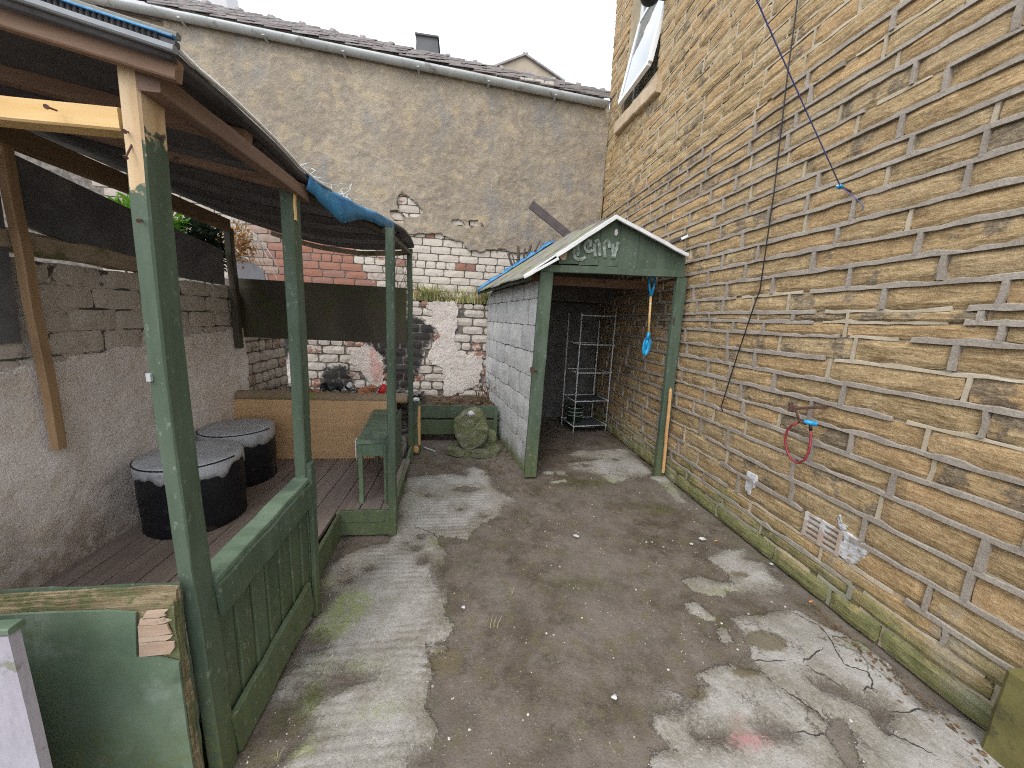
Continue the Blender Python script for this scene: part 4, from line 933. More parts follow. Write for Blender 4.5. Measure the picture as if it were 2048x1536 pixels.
# ------------------------------------------------------------------ timber shelter
sh = thing('garden_shelter', 'green painted timber shelter with low sagging felt roof over a deck', 'shelter', (-1.2, 2.2, 0))
BX = [-2.2, -1.9, -1.546, -1.335, -.985, -.623, -.40]; BZ = [2.32, 2.235, 2.141, 2.101, 2.073, 2.10, 2.15]
def zr(x, y):                                 # underside of the roof: plane at the front, sagging curve at the back
    t = max(0, min(1, (y - 1.2) / 2.44)); t = t * t * (3 - 2 * t)
    t0 = max(0, min(1, (y - .93) / .85)); bow = .042 * math.sin(math.pi * t0) * max(0, min(1, (x + 1.6) / .9))
    return bow + (2.000 + 0.19 * (-.65 - x)) * (1 - t) + float(np.interp(x, BX, BZ)) * t
EDGE = [(.93, -.615), (1.05, -.645), (1.3, -.67), (1.66, -.675), (1.8, -.64), (2.0, -.575), (2.3, -.50), (2.8, -.455), (3.2, -.465), (3.66, -.495)]
def ex(y): return float(np.interp(y, [e[0] for e in EDGE], [e[1] for e in EDGE]))
def post(p, q, w, d, mat): m = MB(); beam(m, p, q, w, d, (0, 1, 0), 10, .004, .0015); return mk('post', m, mat, sh)
def bent(mb, pts, w, h, seg=4):
    pts = np.array(pts, float); zz = np.linspace(pts[0][2], pts[-1][2], 22); P_ = [np.array([np.interp(z, pts[:, 2], pts[:, 0]), np.interp(z, pts[:, 2], pts[:, 1]), z]) for z in zz]
    for _ in range(3): P_ = [P_[0]] + [(P_[i - 1] + 2 * P_[i] + P_[i + 1]) / 4 for i in range(1, len(P_) - 1)] + [P_[-1]]
    a, b, ch = w / 2, h / 2, .004; pr = [(-a + ch, -b), (a - ch, -b), (a, -b + ch), (a, b - ch), (a - ch, b), (-a + ch, b), (-a, b - ch), (-a, -b + ch)]; V = []; Fc = []
    for p in P_:
        for x, y in pr: V.append((p[0] + x + random.gauss(0, .0006), p[1] + y + random.gauss(0, .0006), p[2]))
    n = len(P_)
    for i in range(n - 1):
        for k in range(8): Fc.append((i * 8 + k, i * 8 + (k + 1) % 8, i * 8 + 8 + (k + 1) % 8, i * 8 + 8 + k))
    Fc += [tuple(range(7, -1, -1)), tuple((n - 1) * 8 + k for k in range(8))]
    return mb.put(V, Fc)
m_ = MB(); bent(m_, [(-.748, 1.029, 0), (-.752, 1.029, .22), (-.763, 1.029, .75), (-.767, 1.029, 1.25), (-.760, 1.029, 1.62), (-.747, 1.029, 2.012)], .041, .073); mk('post', m_, 'greenp', sh)
post((-.742, 1.69, 0), (-.728, 1.69, 1.995), .048, .075, 'green')
post((-.462, 2.325, 0), (-.455, 2.325, 2.0), .05, .05, 'green')
post((-.520, 3.585, 0), (-.528, 3.585, 2.10), .045, .05, 'green')
mb = MB(); beam(mb, (-.700, 1.664, 1.86), (-.701, 1.668, 1.985), .006, .018, (0, 1, 0), 4, .002, .001); mk('split_sliver', mb, 'pine', sh)
# rafters, beams
for i, y in enumerate((1.36, 1.74)):
    mb = MB(); x1 = ex(y) - .03
    beam(mb, (-2.05, y, zr(-2.05, y) - .024), (x1, y, zr(x1, y) - .024), .045, .042, (0, 0, 1), 6, .003); mk('rafter', mb, 'rafter', sh)
mb = MB(); beam(mb, (-2.05, .965, zr(-2.05, .95) - .006), (-.625, .965, zr(-.625, .95) - .006), .022, .040, (0, 0, 1), 6, .003); mk('fascia_board', mb, 'rafter', sh)
mb = MB(); beam(mb, (-.705, .99, 1.985), (-.705, 1.76, 1.985), .045, .050, (0, 0, 1), 6, .003); mk('side_beam', mb, 'rafter2', sh)
mb = MB(); beam(mb, (-.69, 1.78, 2.0), (-.53, 2.36, 1.995), .04, .035, (0, 0, 1), 6, .003); mk('side_beam', mb, 'ply', sh)
mb = MB(); beam(mb, (-.50, 2.36, 1.995), (-.53, 3.60, 2.07), .04, .035, (0, 0, 1), 6, .003); mk('side_beam', mb, 'ply', sh)
mb = MB(); beam(mb, (-2.02, 1.05, 1.905), (-.785, 1.03, 1.905), .05, .048, (0, 0, 1), 6, .004, .001); mk('tie_beam', mb, 'pine', sh)
mb = MB(); beam(mb, (-1.90, 1.55, 2.16), (-1.90, 3.30, 2.135), .04, .095, (0, 0, 1), 8, .004); mk('lower_beam', mb, 'brown', sh)
# roof deck boards seen from below, felt above, tarp edge
ny, nx = 30, 14; V = []; Fc = []
for j in range(ny + 1):
    y = .93 + (3.66 - .93) * j / ny
    for i in range(nx + 1):
        t = i / nx; x = -2.15 + (ex(y) + 2.15) * t
        V.append((x, y, zr(x, y) + .004 + .004 * noise.noise(Vector((x * 4, y * 4, 1)))))
n1 = len(V); V += [(a, b, c + .022) for a, b, c in V]
for j in range(ny):
    for i in range(nx):
        q = (j * (nx + 1) + i, j * (nx + 1) + i + 1, (j + 1) * (nx + 1) + i + 1, (j + 1) * (nx + 1) + i); Fc += [tuple(reversed(q)), tuple(k + n1 for k in q)]
rim = [i for i in range(nx + 1)] + [(j) * (nx + 1) + nx for j in range(1, ny + 1)] + [ny * (nx + 1) + i for i in range(nx - 1, -1, -1)] + [j * (nx + 1) for j in range(ny - 1, 0, -1)]
for a, b in zip(rim, rim[1:] + rim[:1]): Fc.append((a, b, b + n1, a + n1))
mb = MB(); mb.put(V, Fc); mk('roof_felt', mb, 'felt', sh, True)
for k in range(9):                            # boards lying on the rafters, across the fall
    mb = MB(); y0 = 1.42 + k * .24
    if y0 + .2 > 3.6: break
    V = []
    for i in range(9):
        x = -2.05 + (ex(y0) - .035 + 2.05) * i / 8
        for yy, zz in ((y0, -.010), (y0 + .205, -.012), (y0 + .205, .0), (y0, .0)): V.append((x, yy, zr(x, yy) + zz))
    Fc = [(i * 4 + a, i * 4 + 4 + a, i * 4 + 4 + (a + 1) % 4, i * 4 + (a + 1) % 4) for i in range(8) for a in range(4)] + [(0, 1, 2, 3), (35, 34, 33, 32)]
    mb.put(V, Fc); mk('roof_board', mb, 'feltgrey' if k % 2 else 'felt', sh)
xa = -.60
for nm, dz, hgt, yy, mt in (('grey_flashing', .030, .013, .922, 'strip'), ('felt_edge', .043, .012, .930, 'felt'), ('blue_edge', .0525, .005, .924, 'tarp'), ('roof_top_edge', .062, .012, .936, 'roofsheet')):
    mb = MB(); beam(mb, (-2.1, yy, zr(-2.1, .93) + dz - .01), (xa, yy, zr(xa, .93) + dz - .01), .014, hgt, (0, 0, 1), 10, .003, .0015); mk(nm, mb, mt, sh)
mb = MB()
for k in range(60):
    x = -1.25 + k * .0105; beam(mb, (x, .922, zr(x, .93) + .027), (x, .918, zr(x, .93) + .038), .005, .004, (0, 1, 0), 1, .001, 0)
mk('corrugation_teeth', mb, 'black', sh, kind='stuff')
mb = MB(); pts = [(ex(y) + .006, y, zr(ex(y), y) + .030) for y in np.linspace(.95, 1.85, 10)]; tube(mb, pts, .006, 6); mk('white_edge_trim', mb, 'white', sh, True)
mb = MB(); V = []; Fc = []
for i in range(21):
    x = -1.75 + 1.24 * i / 20; zz = zr(x, 3.64) - .008
    for a, b in ((3.645, 0), (3.645, -.042), (3.665, -.042), (3.665, 0)): V.append((x, a, zz + b))
for i in range(20):
    for a in range(4): Fc.append((i * 4 + a, i * 4 + 4 + a, i * 4 + 4 + (a + 1) % 4, i * 4 + (a + 1) % 4))
mb.put(V, Fc); mk('rear_fascia', mb, 'coping', sh)
# deck
x = -1.955; k = 0
while x < -.49:
    wdt = .138; y1 = 3.235; y0 = 1.0 if x + wdt < -.77 else 2.31
    mb = MB(); xe = min(x + wdt, -.475)
    beam(mb, ((x + xe) / 2, y0, .163), ((x + xe) / 2, y1, .163), xe - x - .003, .03, (0, 0, 1), 8, .003, .0008); mk('deck_board', mb, 'deck', sh)
    x += wdt + .003
mb = MB(); box(mb, (-1.96, 1.02, -.02), (-.80, 3.2, .10)); box(mb, (-.80, 2.36, -.02), (-.50, 3.2, .10)); mk('deck_frame', mb, 'ply', sh)
def brd(name, p, q, h, t=.022, mat='green', up=(0, 0, 1), par=None):
    m = MB(); beam(m, p, q, t, h, up, 6, .003, .0012); return mk(name, m, mat, par or sh)
brd('riser_board', (-.785, 1.72, .088), (-.805, 2.305, .088), .165); brd('riser_board', (-.80, 2.31, .148), (-.478, 2.305, .150), .085); brd('riser_board', (-.80, 2.318, .054), (-.476, 2.312, .056), .098)
brd('riser_board', (-.478, 2.36, .085), (-.530, 3.55, .085), .16); brd('edge_strip', (-.462, 2.36, .178), (-.515, 3.55, .178), .02, .02, 'greenl')
# front panel between first two posts
a, b = np.array([-.722, 1.085, .0]), np.array([-.712, 1.655, .0])
dv = _n(b - a); L0 = np.linalg.norm(b - a)
m_ = MB(); beam(m_, (-.733, 1.067, .605), (-.700, 1.70, .655), .020, .115, (0, 0, 1), 10, .004, .002); mk('top_rail', m_, 'green', sh)
m_ = MB(); beam(m_, (-.768, 1.067, .672), (-.737, 1.66, .722), .072, .022, (0, 0, 1), 8, .003, .001); mk('cap_rail', m_, 'greenl', sh)
for i in range(7):
    t0 = i / 7; y = 1.072 + i * .085; xo = -.762 + .035 * i / 7; m_ = MB(); zt = .60 + .06 * (y - 1.09) / .6
    beam(m_, (xo, y + .038, .03), (xo + .002, y + .038, zt), .020, .077, (0, 1, 0), 5, .004, .001); mk('upright_board', m_, 'green', sh)
m_ = MB(); beam(m_, (-.733, 1.067, .085), (-.706, 1.60, .150), .022, .17, (0, 0, 1), 6, .004, .002); mk('kick_board', m_, 'green', sh)
m_ = MB(); beam(m_, (-.705, 1.665, .0), (-.700, 1.672, .80), .022, .05, (0, 1, 0), 5, .006); mk('upright_stop', m_, 'green', sh)
# nails, hooks
m_ = MB()
for p, q in (((-.757, .995, 1.85), (-.755, .972, 1.815)), ((-.760, .995, 1.875), (-.757, .98, 1.87)), ((-.757, .995, 1.69), (-.748, .975, 1.683)), ((-.738, 1.035, 1.89), (-.722, 1.03, 1.882)), ((-.90, 1.0, 1.905), (-.895, .975, 1.90)), ((-1.10, 1.01, 1.905), (-1.095, .995, 1.905))):
    tube(m_, [p, q], .002, 6); tube(m_, [np.array(q), np.array(q) + _n(np.array(q) - np.array(p)) * .002], .005, 8)
mk('nail', m_, 'rust', sh, kind='stuff')
m_ = MB(); box(m_, (-.786, .985, 1.305), (-.776, .9935, 1.325)); mk('metal_clip', m_, 'gutter', sh)

# tarp over the sagging edge, tangled string
m_ = MB(); V = []; Fc = []; nj = 34; prof = [(-.42, .028), (-.25, .028), (-.12, .029), (-.03, .030), (.006, .028), (.009, .016), (.008, -.012), (-.004, -.045)]
for j in range(nj + 1):
    y = 1.70 + .84 * j / nj; t = j / nj; hang = 0.75 + 1.2 * max(0, 1 - abs(t - .28) / .22) + .25 * noise.noise(Vector((y * 6, 0, 0)))
    for i, (dx, dz) in enumerate(prof):
        x = ex(y) + dx; z = zr(max(min(x, ex(y)), -2), y) + (dz if dz > .015 else dz * hang)
        V.append((x + .006 * noise.noise(Vector((y * 9, i, 1))), y, z + .007 * noise.noise(Vector((y * 7, i * .7, 4)))))
k = len(prof)
for j in range(nj):
    for i in range(k - 1): Fc.append((j * k + i, j * k + i + 1, (j + 1) * k + i + 1, (j + 1) * k + i))
m_.put(V, Fc); o = mk('blue_tarp', m_, 'tarp', None, True); o.modifiers.new('thick', 'SOLIDIFY').thickness = .002
tag(o, 'blue tarpaulin folded over the sagging edge of the shelter roof', 'tarp')
m_ = MB()
for i in range(26):
    y = random.uniform(1.72, 2.05); p = np.array([ex(y) - random.uniform(0, .1), y, zr(ex(y), y) + .038]); pts = [p]
    for _ in range(5): pts.append(pts[-1] + np.array([random.gauss(0, .02), random.gauss(.01, .025), random.gauss(.002, .016)])); pts[-1][2] = max(pts[-1][2], zr(ex(y), y) + .034)
    tube(m_, pts, .0016, 4)
tag(mk('string_tangle', m_, 'net', None, True), 'tangle of pale string lying on the blue tarpaulin', 'string')

# hanging ply panel, oak effect panel, log
m_ = MB(); c4 = [gy(467, 556, 3.44), gy(813, 576, 3.52), gy(813, 688, 3.52), gy(467, 673, 3.44)]; prism(m_, c4, (0, 1, 0), .015); tag(mk('ply_panel', m_, 'ply'), 'dark stained plywood panel hung between the far shelter posts', 'panel')
m_ = MB(); box(m_, (-1.955, 3.238, .18), (-.60, 3.256, .722)); oak = mk('oak_panel', m_, 'laminate'); tag(oak, 'light oak effect panel standing upright at the back of the deck', 'panel')
m_ = MB(); pts = [(-2.06 + 1.55 * t, 3.285 + .006 * math.sin(t * 7), .745 + .006 * math.sin(t * 5)) for t in np.linspace(0, 1, 16)]
tube(m_, pts, [.044 + .003 * noise.noise(Vector((i * .9, 0, 0))) for i in range(16)], 12); tag(mk('log', m_, 'log', None, True), 'rounded mossy log laid along the top of the oak panel', 'log')

# bench counter
bn = thing('green_bench', 'narrow green painted bench with open leg frame on the deck', 'bench', (-.62, 2.85, .178))
def bx_(name, p, q, w_, h_, mat='greenl', up=(0, 0, 1), seg=4): m = MB(); beam(m, p, q, w_, h_, up, seg, .003, .001); return mk(name, m, mat, bn)
bx_('bench_top', (-.605, 2.40, .638), (-.690, 3.235, .638), .205, .022)
bx_('apron', (-.675, 2.425, .578), (-.535, 2.425, .578), .018, .095); bx_('leg', (-.690, 2.425, .179), (-.690, 2.425, .626), .030, .030, up=(0, 1, 0)); bx_('leg', (-.525, 2.435, .179), (-.525, 2.435, .626), .025, .030, up=(0, 1, 0)); bx_('leg', (-.77, 3.2, .179), (-.77, 3.2, .626), .03, .03, up=(0, 1, 0))
m = MB(); prism(m, [(-.505, 2.40, .19), (-.555, 3.24, .19), (-.555, 3.24, .655), (-.505, 2.40, .655)], (-1, 0, 0), .015); mk('side_panel', m, 'green', bn)
m = MB(); prism(m, [(-.712, 2.40, .652), (-.712, 2.44, .652), (-.718, 2.44, .54), (-.713, 2.425, .50), (-.711, 2.40, .535)], (-1, 0, 0), .004); mk('peeling_strip', m, 'white', bn)

# drums
def drum(c, r, h, label):
    t = thing('drum_stool', label, 'stool', c, 'two drum stools on the deck')
    m = MB(); lathe(m, c, [(0, .001), (r * .96, .001), (r * .985, .012), (r * .97, .06), (r, h * .5), (r * .985, h - .02), (r * .97, h - .005), (0, h - .005)], 56); mk('drum_body', m, 'drum', t, True)
    m = MB(); V = []; Fc = []; n = 96; rings = [(0, .006), (r * .5, .008), (r * .93, .007), (r * .985, .003), (r * 1.008, -.012)]
    for i in range(n):
        a = 2 * math.pi * i / n
        q_ = Vector((math.cos(a), math.sin(a), r * 50)); dl = .088 + .06 * noise.noise(q_ * 1.6) + .045 * max(-.5, noise.noise(q_ * 4.3)) + .012 * noise.noise(q_ * 13)
        for k, (rr, z) in enumerate(rings): V.append((c[0] + rr * math.cos(a), c[1] + rr * math.sin(a), c[2] + h + z))
        V.append((c[0] + r * 1.012 * math.cos(a), c[1] + r * 1.012 * math.sin(a), c[2] + h - dl * .6)); V.append((c[0] + r * 1.014 * math.cos(a), c[1] + r * 1.014 * math.sin(a), c[2] + h - dl)); V.append((c[0] + r * .98 * math.cos(a), c[1] + r * .98 * math.sin(a), c[2] + h - dl))
    for i in range(n):
        for k in range(7): Fc.append((i * 8 + k, ((i + 1) % n) * 8 + k, ((i + 1) % n) * 8 + k + 1, i * 8 + k + 1))
    m.put(V, Fc); mk('drip_cover', m, 'cushion', t, True)
    m = MB(); tube(m, [(c[0] + r * 1.004 * math.cos(a), c[1] + r * 1.004 * math.sin(a), c[2] + h - .004) for a in np.linspace(math.pi * 1.02, math.pi * 1.97, 40)], .0042, 6); mk('rim_line', m, 'black', t, True)
drum((-1.645, 2.30, .179), .254, .42, 'black drum stool with grey dripping top, the nearer one behind the thick post')
drum((-1.71, 2.87, .179), .235, .415, 'black drum stool with grey dripping top, the farther one beside the oak panel')

# debris on the ash bed
m = MB(); c0 = gy(690, 783, 3.42); tube(m, [c0 + np.array([-.02, .02, .0]), c0 + np.array([.055, .0, .075])], .022, 10); cn = mk('drinks_can', m, 'white', None, True); tag(cn, 'white can with dark stripe lying on the ash behind the log', 'can')
m = MB(); tube(m, [c0 + np.array([.012, .011, .032]), c0 + np.array([.030, .006, .050])], .0225, 10, False); mk('dark_band', m, 'black', cn, True)
m = MB(); c0 = gy(762, 788, 3.40); tube(m, [c0 + np.array([-.01, .02, -.01]), c0 + np.array([.01, .02, .04]), c0 + np.array([.03, .02, .085])], [.028, .032, .022], 10); tag(mk('red_cup', m, 'redp', None, True), 'crumpled red plastic cup on the ash behind the log', 'cup')
for i, (px, py, y, r, mt, lb) in enumerate([(620,775,3.6,.085,'rubble','broken orange brick lump on the ash, left of the charred heap'), (725,775,3.7,.07,'rubble','broken orange brick lump on the ash, left of the red cup'), (742,765,3.9,.06,'rubble','broken orange brick piece deeper in the ash, behind the red cup'), (668,770,3.9,.10,'black','charred black lump in the middle of the ash bed')]):
    m = MB(); c0 = gy(px, py, y); blob(m, (c0[0], c0[1], .70), r, 2, .45, (1.2, .8, .6), i + 3); tag(mk('brick_lump' if mt == 'rubble' else 'charred_lump', m, mt), lb, 'rubble')
m = MB()
for i in range(420):
    x, y = random.uniform(-2.1, -.62), random.uniform(3.33, 4.0); r = random.uniform(.006, .02)
    blob(m, (x, y, .69 + r * .2), r, 1, .5, (1.6, 1, .5), i, rnd=random.random())
tag(mk('rubble', m, 'ash'), 'ash, twigs and small rubble heaped behind the log', 'rubble', None, 'stuff')
m = MB()
for i in range(170):
    x, y = random.uniform(-.5, .38), random.uniform(4.3, 4.95); a = random.random() * 6.3; l = random.uniform(.02, .05); z = .40
    V = [(x - l * math.cos(a), y - l * math.sin(a), z + random.uniform(-.01, .02)), (x + l * .4 * math.sin(a), y - l * .4 * math.cos(a), z + random.uniform(0, .03)), (x + l * math.cos(a), y + l * math.sin(a), z + random.uniform(-.01, .02)), (x - l * .4 * math.sin(a), y + l * .4 * math.cos(a), z + .01)]
    m.put(V, [(0, 1, 2), (0, 2, 3)], rnd=random.random())
tag(mk('leaf_litter', m, 'litterleaf'), 'brown dead leaves lying in the planter', 'leaves', None, 'stuff')

# planter fence, stump, mossy stone
pf = thing('planter_fence', 'two green boards holding back the planter soil', 'fence', (0, 4.26, 0))
for z, hh in ((.360, .155), (.165, .185)): m = MB(); beam(m, (-.53, 4.26, z), (.425, 4.26, z + .004), .024, hh, (0, 0, 1), 8, .004, .0015); mk('board', m, 'green', pf)
m = MB(); beam(m, (.405, 4.236, .0), (.405, 4.236, .44), .05, .022, (0, 1, 0)); mk('end_batten', m, 'green', pf)
sp = thing('stump_post', 'short thick green post with peeled orange side by the planter', 'post', (-.505, 3.86, 0))
m = MB(); beam(m, (-.515, 3.86, 0), (-.512, 3.86, .575), .115, .10, (0, 1, 0), 8, .012, .003); mk('post_body', m, 'green', sp)
m = MB(); prism(m, [(-.475, 3.806, .10), (-.452, 3.806, .10), (-.454, 3.806, .55), (-.478, 3.806, .53), (-.484, 3.806, .38)], (0, 1, 0), .012); mk('peeled_strip', m, 'orange', sp)
m = MB(); blob(m, (-.50, 3.80, .05), .035, 1, .5, (1, .4, 1.4), 5); mk('split_foot', m, 'orange', sp)
m = MB(); blob(m, (-.515, 3.86, .60), .045, 2, .4, (1.2, .9, .45), 8); tag(mk('plaster_lump', m, 'paper', None, True), 'white plaster lump on top of the short green post', 'lump')
OUT = [gy(x, y, 3.88) for x, y in ((917,832),(925,824),(938,818),(950,815),(960,817),(968,828),(973,840),(977,855),(974,870),(968,882),(958,892),(940,894),(925,893),(917,882),(911,868),(907,850),(911,838))]
ctr = np.mean(OUT, axis=0); m = MB(); V = []; Fc = []; k = len(OUT)
RG = [(-.095, .60), (-.085, .93), (-.06, 1.0), (.03, 1.0), (.10, .95), (.15, .7)]
for dy, sc_ in RG:
    for p in OUT:
        q = ctr + (p - ctr) * sc_ + np.array([0, dy, 0]); n_ = noise.fractal(Vector(q * 9), 1, 2, 4); V.append(q + np.array([.016 * n_ + random.gauss(0, .003), -.035 * n_ + random.gauss(0, .005), .016 * noise.noise(Vector(q * 13)) + random.gauss(0, .003)]))
V += [ctr + np.array([0, -.10, 0]), ctr + np.array([0, .16, 0])]
for a in range(len(RG) - 1):
    for i in range(k): Fc.append((a * k + i, (a + 1) * k + i, (a + 1) * k + (i + 1) % k, a * k + (i + 1) % k))
for i in range(k): Fc += [(len(V) - 2, i, (i + 1) % k), (len(V) - 1, (len(RG) - 1) * k + (i + 1) % k, (len(RG) - 1) * k + i)]
m.put(V, Fc); mst = mk('mossy_stone', m, 'mstone', None, False); tag(mst, 'upright mossy boulder standing in front of the planter boards', 'stone')
m = MB(); blob(m, (.085, 3.79, .465), .036, 2, .6, (1.2, .6, .8), 4); mk('white_patch', m, 'paper', mst, True)
m = MB(); prism(m, [gz(x, y) + np.array([0, 0, .055 + .008 * math.sin(x)]) for x, y in ((893,908),(912,914),(935,911),(962,917),(992,913),(1003,903),(990,893),(960,889),(925,890),(900,897))], (0, 0, -1), .06); tag(mk('stone_slab', m, 'mstone'), 'flat mossy slab under the upright boulder', 'slab')
m = MB(); blob(m, (.33, 4.05, .10), .12, 2, .3, (.7, .5, 1.0), 9); tag(mk('rough_stone', m, 'mstone'), 'small rough grey stone between boulder and block wall', 'stone')
dp = thing('dead_plant', 'withered brown plant leaning on the white block wall in the planter', 'plant', (.27, 4.55, .38))
m = MB()
for i in range(7):
    a = random.uniform(-.1, .1); tube(m, [(.25 + a, 4.55, .37), (.28 + a * .8, 4.56, .55), (.33 + a * .3, 4.6, .68 + random.uniform(-.05, .12))], [.006, .004, .002], 5)
mk('stem', m, 'stem', dp)
m = MB()
for i in range(90):
    x, y, z = .27 + random.gauss(0, .05), 4.54 + random.gauss(0, .03), random.uniform(.40, .66); l = random.uniform(.015, .035); a = random.random() * 6
    m.put([(x, y, z), (x + l * .4 * math.cos(a), y + l * .3, z - l * .6), (x + l * .1, y, z - l * 1.6), (x - l * .4 * math.cos(a), y - l * .2, z - l * .6)], [(0, 1, 2), (0, 2, 3)], rnd=random.random())
mk('foliage', m, 'litterleaf', dp, kind='stuff')

# ------------------------------------------------------------------ block and timber shed
sd_ = thing('shed', 'lean-to shed of pale blocks with green gabled timber front and patched roof', 'shed', (1.3, 4.2, 0))
B0, B1 = np.array([.640, 3.215, 0]), np.array([.318, 5.19, 0]); U = _n(B1 - B0); BN = np.array([-U[1], U[0], 0])
BN = BN if BN[0] < 0 else -BN
BF = Frame(B0, U, BN); BL = np.linalg.norm(B1 - B0)
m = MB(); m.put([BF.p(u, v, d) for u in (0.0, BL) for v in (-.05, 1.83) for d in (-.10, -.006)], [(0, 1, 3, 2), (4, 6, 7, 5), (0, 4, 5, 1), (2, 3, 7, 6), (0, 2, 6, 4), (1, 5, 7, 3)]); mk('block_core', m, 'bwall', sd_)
zrow = [-.02, .285, .517, .75, .98, 1.215, 1.46, 1.70, 1.86]
for r in range(8):
    u = -.0 if r % 2 else -.2
    while u < BL:
        a, b = max(u, 0), min(u + .40, BL)
        if b - a > .06:
            m = MB(); piece(m, BF, a + .003, b - .003, zrow[r] + .003, zrow[r + 1] - .003, random.uniform(.001, .011), .005, .003, 6, 3, .008, .03, random.gauss(0, .003)); mk('block', m, 'block', sd_)
        u += .405
pL = MB(); beam(pL, (.660, 3.178, .015), (.700, 3.178, 1.955), .118, .045, (0, 1, 0), 10, .004, .0015); mk('post', pL, 'green', sd_)
pR = MB(); beam(pR, (1.995, 3.178, .0), (1.972, 3.178, 1.955), .098, .05, (0, 1, 0), 10, .004, .0015); mk('post', pR, 'green', sd_)
m = MB(); beam(m, (.64, 3.172, 1.955), (1.985, 3.172, 1.985), .05, .062, (0, 0, 1), 8, .004, .0015); mk('lintel_beam', m, 'green', sd_)
def gtop(x): return 2.400 - abs(x - 1.285) * (.66 if x < 1.285 else .364)
x = .80
while x < 1.97:
    b = min(x + .18, 1.985); m = MB()
    P_ = [(x + .001, 3.163, 2.000), (b - .001, 3.163, 2.005 + .008), (b - .001, 3.163, max(gtop(b), 2.02))]
    if x < 1.285 < b: P_.append((1.285, 3.163, gtop(1.285)))
    P_.append((x + .001, 3.163, max(gtop(x), 2.02)))
    prism(m, P_, (0, 1, 0), .018 + random.uniform(0, .002)); mk('gable_board', m, 'green', sd_); x = b
# roof sheets, four strips down the left slope, two down the right
RFt = [np.array(p) for p in ((1.258, 3.10, 2.412), (1.31, 4.90, 2.640))]; EV = [np.array(p) for p in ((.497, 3.10, 1.872), (.165, 5.02, 1.862))]
for k in range(5):
    t0, t1 = k / 5, (k + 1) / 5 + (.03 if k < 4 else 0); m = MB(); V = []
    for s in np.linspace(0, 1.0, 7):
        for t in (t0, (t0 + t1) / 2, t1):
            A_ = RFt[0] + (RFt[1] - RFt[0]) * t; B_ = EV[0] + (EV[1] - EV[0]) * t
            p = A_ + (B_ - A_) * (s * random.uniform(.985, 1.0) if s == 1 else s); p[2] += .010 * (k % 2) + random.gauss(0, .003); V.append(p)
    n0 = len(V); V += [v - np.array([0, 0, .012]) for v in V]
    Fc = []
    for i in range(6):
        for j in range(2):
            q = (i * 3 + j, i * 3 + j + 1, (i + 1) * 3 + j + 1, (i + 1) * 3 + j); Fc += [q, tuple(z + n0 for z in reversed(q))]
    ring = [0, 1, 2] + [i * 3 + 2 for i in range(1, 7)] + [19, 18] + [i * 3 for i in range(5, 0, -1)]
    for a, b in zip(ring, ring[1:] + ring[:1]): Fc.append((b, a, a + n0, b + n0))
    m.put(V, Fc); mk('roof_sheet', m, 'roofsheet', sd_)
m = MB(); prism(m, [(1.258, 3.10, 2.412), (1.962, 3.10, 2.142), (2.055, 5.1, 2.30), (1.31, 4.9, 2.64)], (0, 0, 1), .014); mk('roof_sheet', m, 'roofsheet', sd_)
m = MB(); beam(m, (EV[0][0] + .05, 3.2, 1.875), (EV[1][0] + .08, 5.0, 1.865), .05, .05, (0, 0, 1), 5); mk('eaves_batten', m, 'green', sd_)
for p, q, hh, yy in (((1232, 434), (1112, 512), .034, 3.088), ((1117, 517), (1048, 555), .022, 3.080), ((1111, 511), (1047, 552), .014, 3.095), ((1231, 433), (1376, 511), .030, 3.088)):
    m = MB(); beam(m, gy(*p, yy), gy(*q, yy), .022, hh, (0, 0, 1), 6, .003, .0015); mk('barge_board', m, 'white', sd_)
m = MB(); prism(m, [(.83, 3.158, 2.03), (.80, 3.158, 2.06), (.83, 3.158, 2.115), (.87, 3.158, 2.10), (.86, 3.158, 2.04)], (0, 1, 0), .006); mk('splintered_corner', m, 'plyraw', sd_)
m = MB(); beam(m, (.60, 3.75, 1.92), (2.05, 3.75, 1.935), .05, .09, (0, 0, 1), 5); mk('cross_beam', m, 'rafter', sd_)
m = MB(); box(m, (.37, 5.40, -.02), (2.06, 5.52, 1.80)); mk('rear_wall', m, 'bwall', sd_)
m = MB(); prism(m, [(.36, 4.94, 1.79), (2.06, 4.94, 1.79), (2.06, 4.94, 2.26), (1.31, 4.94, 2.60), (.36, 4.94, 1.96)], (0, 1, 0), .02); mk('rear_gable_filler', m, 'bwall', sd_)  # filler board added to block light leaking in behind the roof
m = MB(); box(m, (.34, 4.92, 1.80), (2.06, 5.54, 1.82)); mk('rear_gap_filler', m, 'bwall', sd_)  # unseen flat sheet added to keep light out of the gap behind the roof
BK = Frame((0, 5.40, 0), (1, 0, 0), (0, -1, 0))
for r in range(10):
    x = .40 - (.15 if r % 2 else 0)
    while x < 2.05:
        b = min(x + random.uniform(.25, .42), 2.05)
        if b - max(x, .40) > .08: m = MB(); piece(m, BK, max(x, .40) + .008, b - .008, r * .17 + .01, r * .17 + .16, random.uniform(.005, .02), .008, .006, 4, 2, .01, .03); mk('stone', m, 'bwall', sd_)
        x = b
m = MB(); box(m, (.60, 3.150, 1.035), (.635, 3.156, 1.085)); hp = mk('hasp', m, 'rust', sd_)
m = MB(); tube(m, [(.635, 3.15, 1.06), (.655, 3.13, 1.06), (.66, 3.15, 1.05)], .006, 6); mk('staple', m, 'rust', hp)
m = MB(); tube(m, [(1.935, 3.15, 1.60), (1.915, 3.12, 1.58), (1.93, 3.14, 1.53)], .005, 6); mk('hook', m, 'rust', sd_)
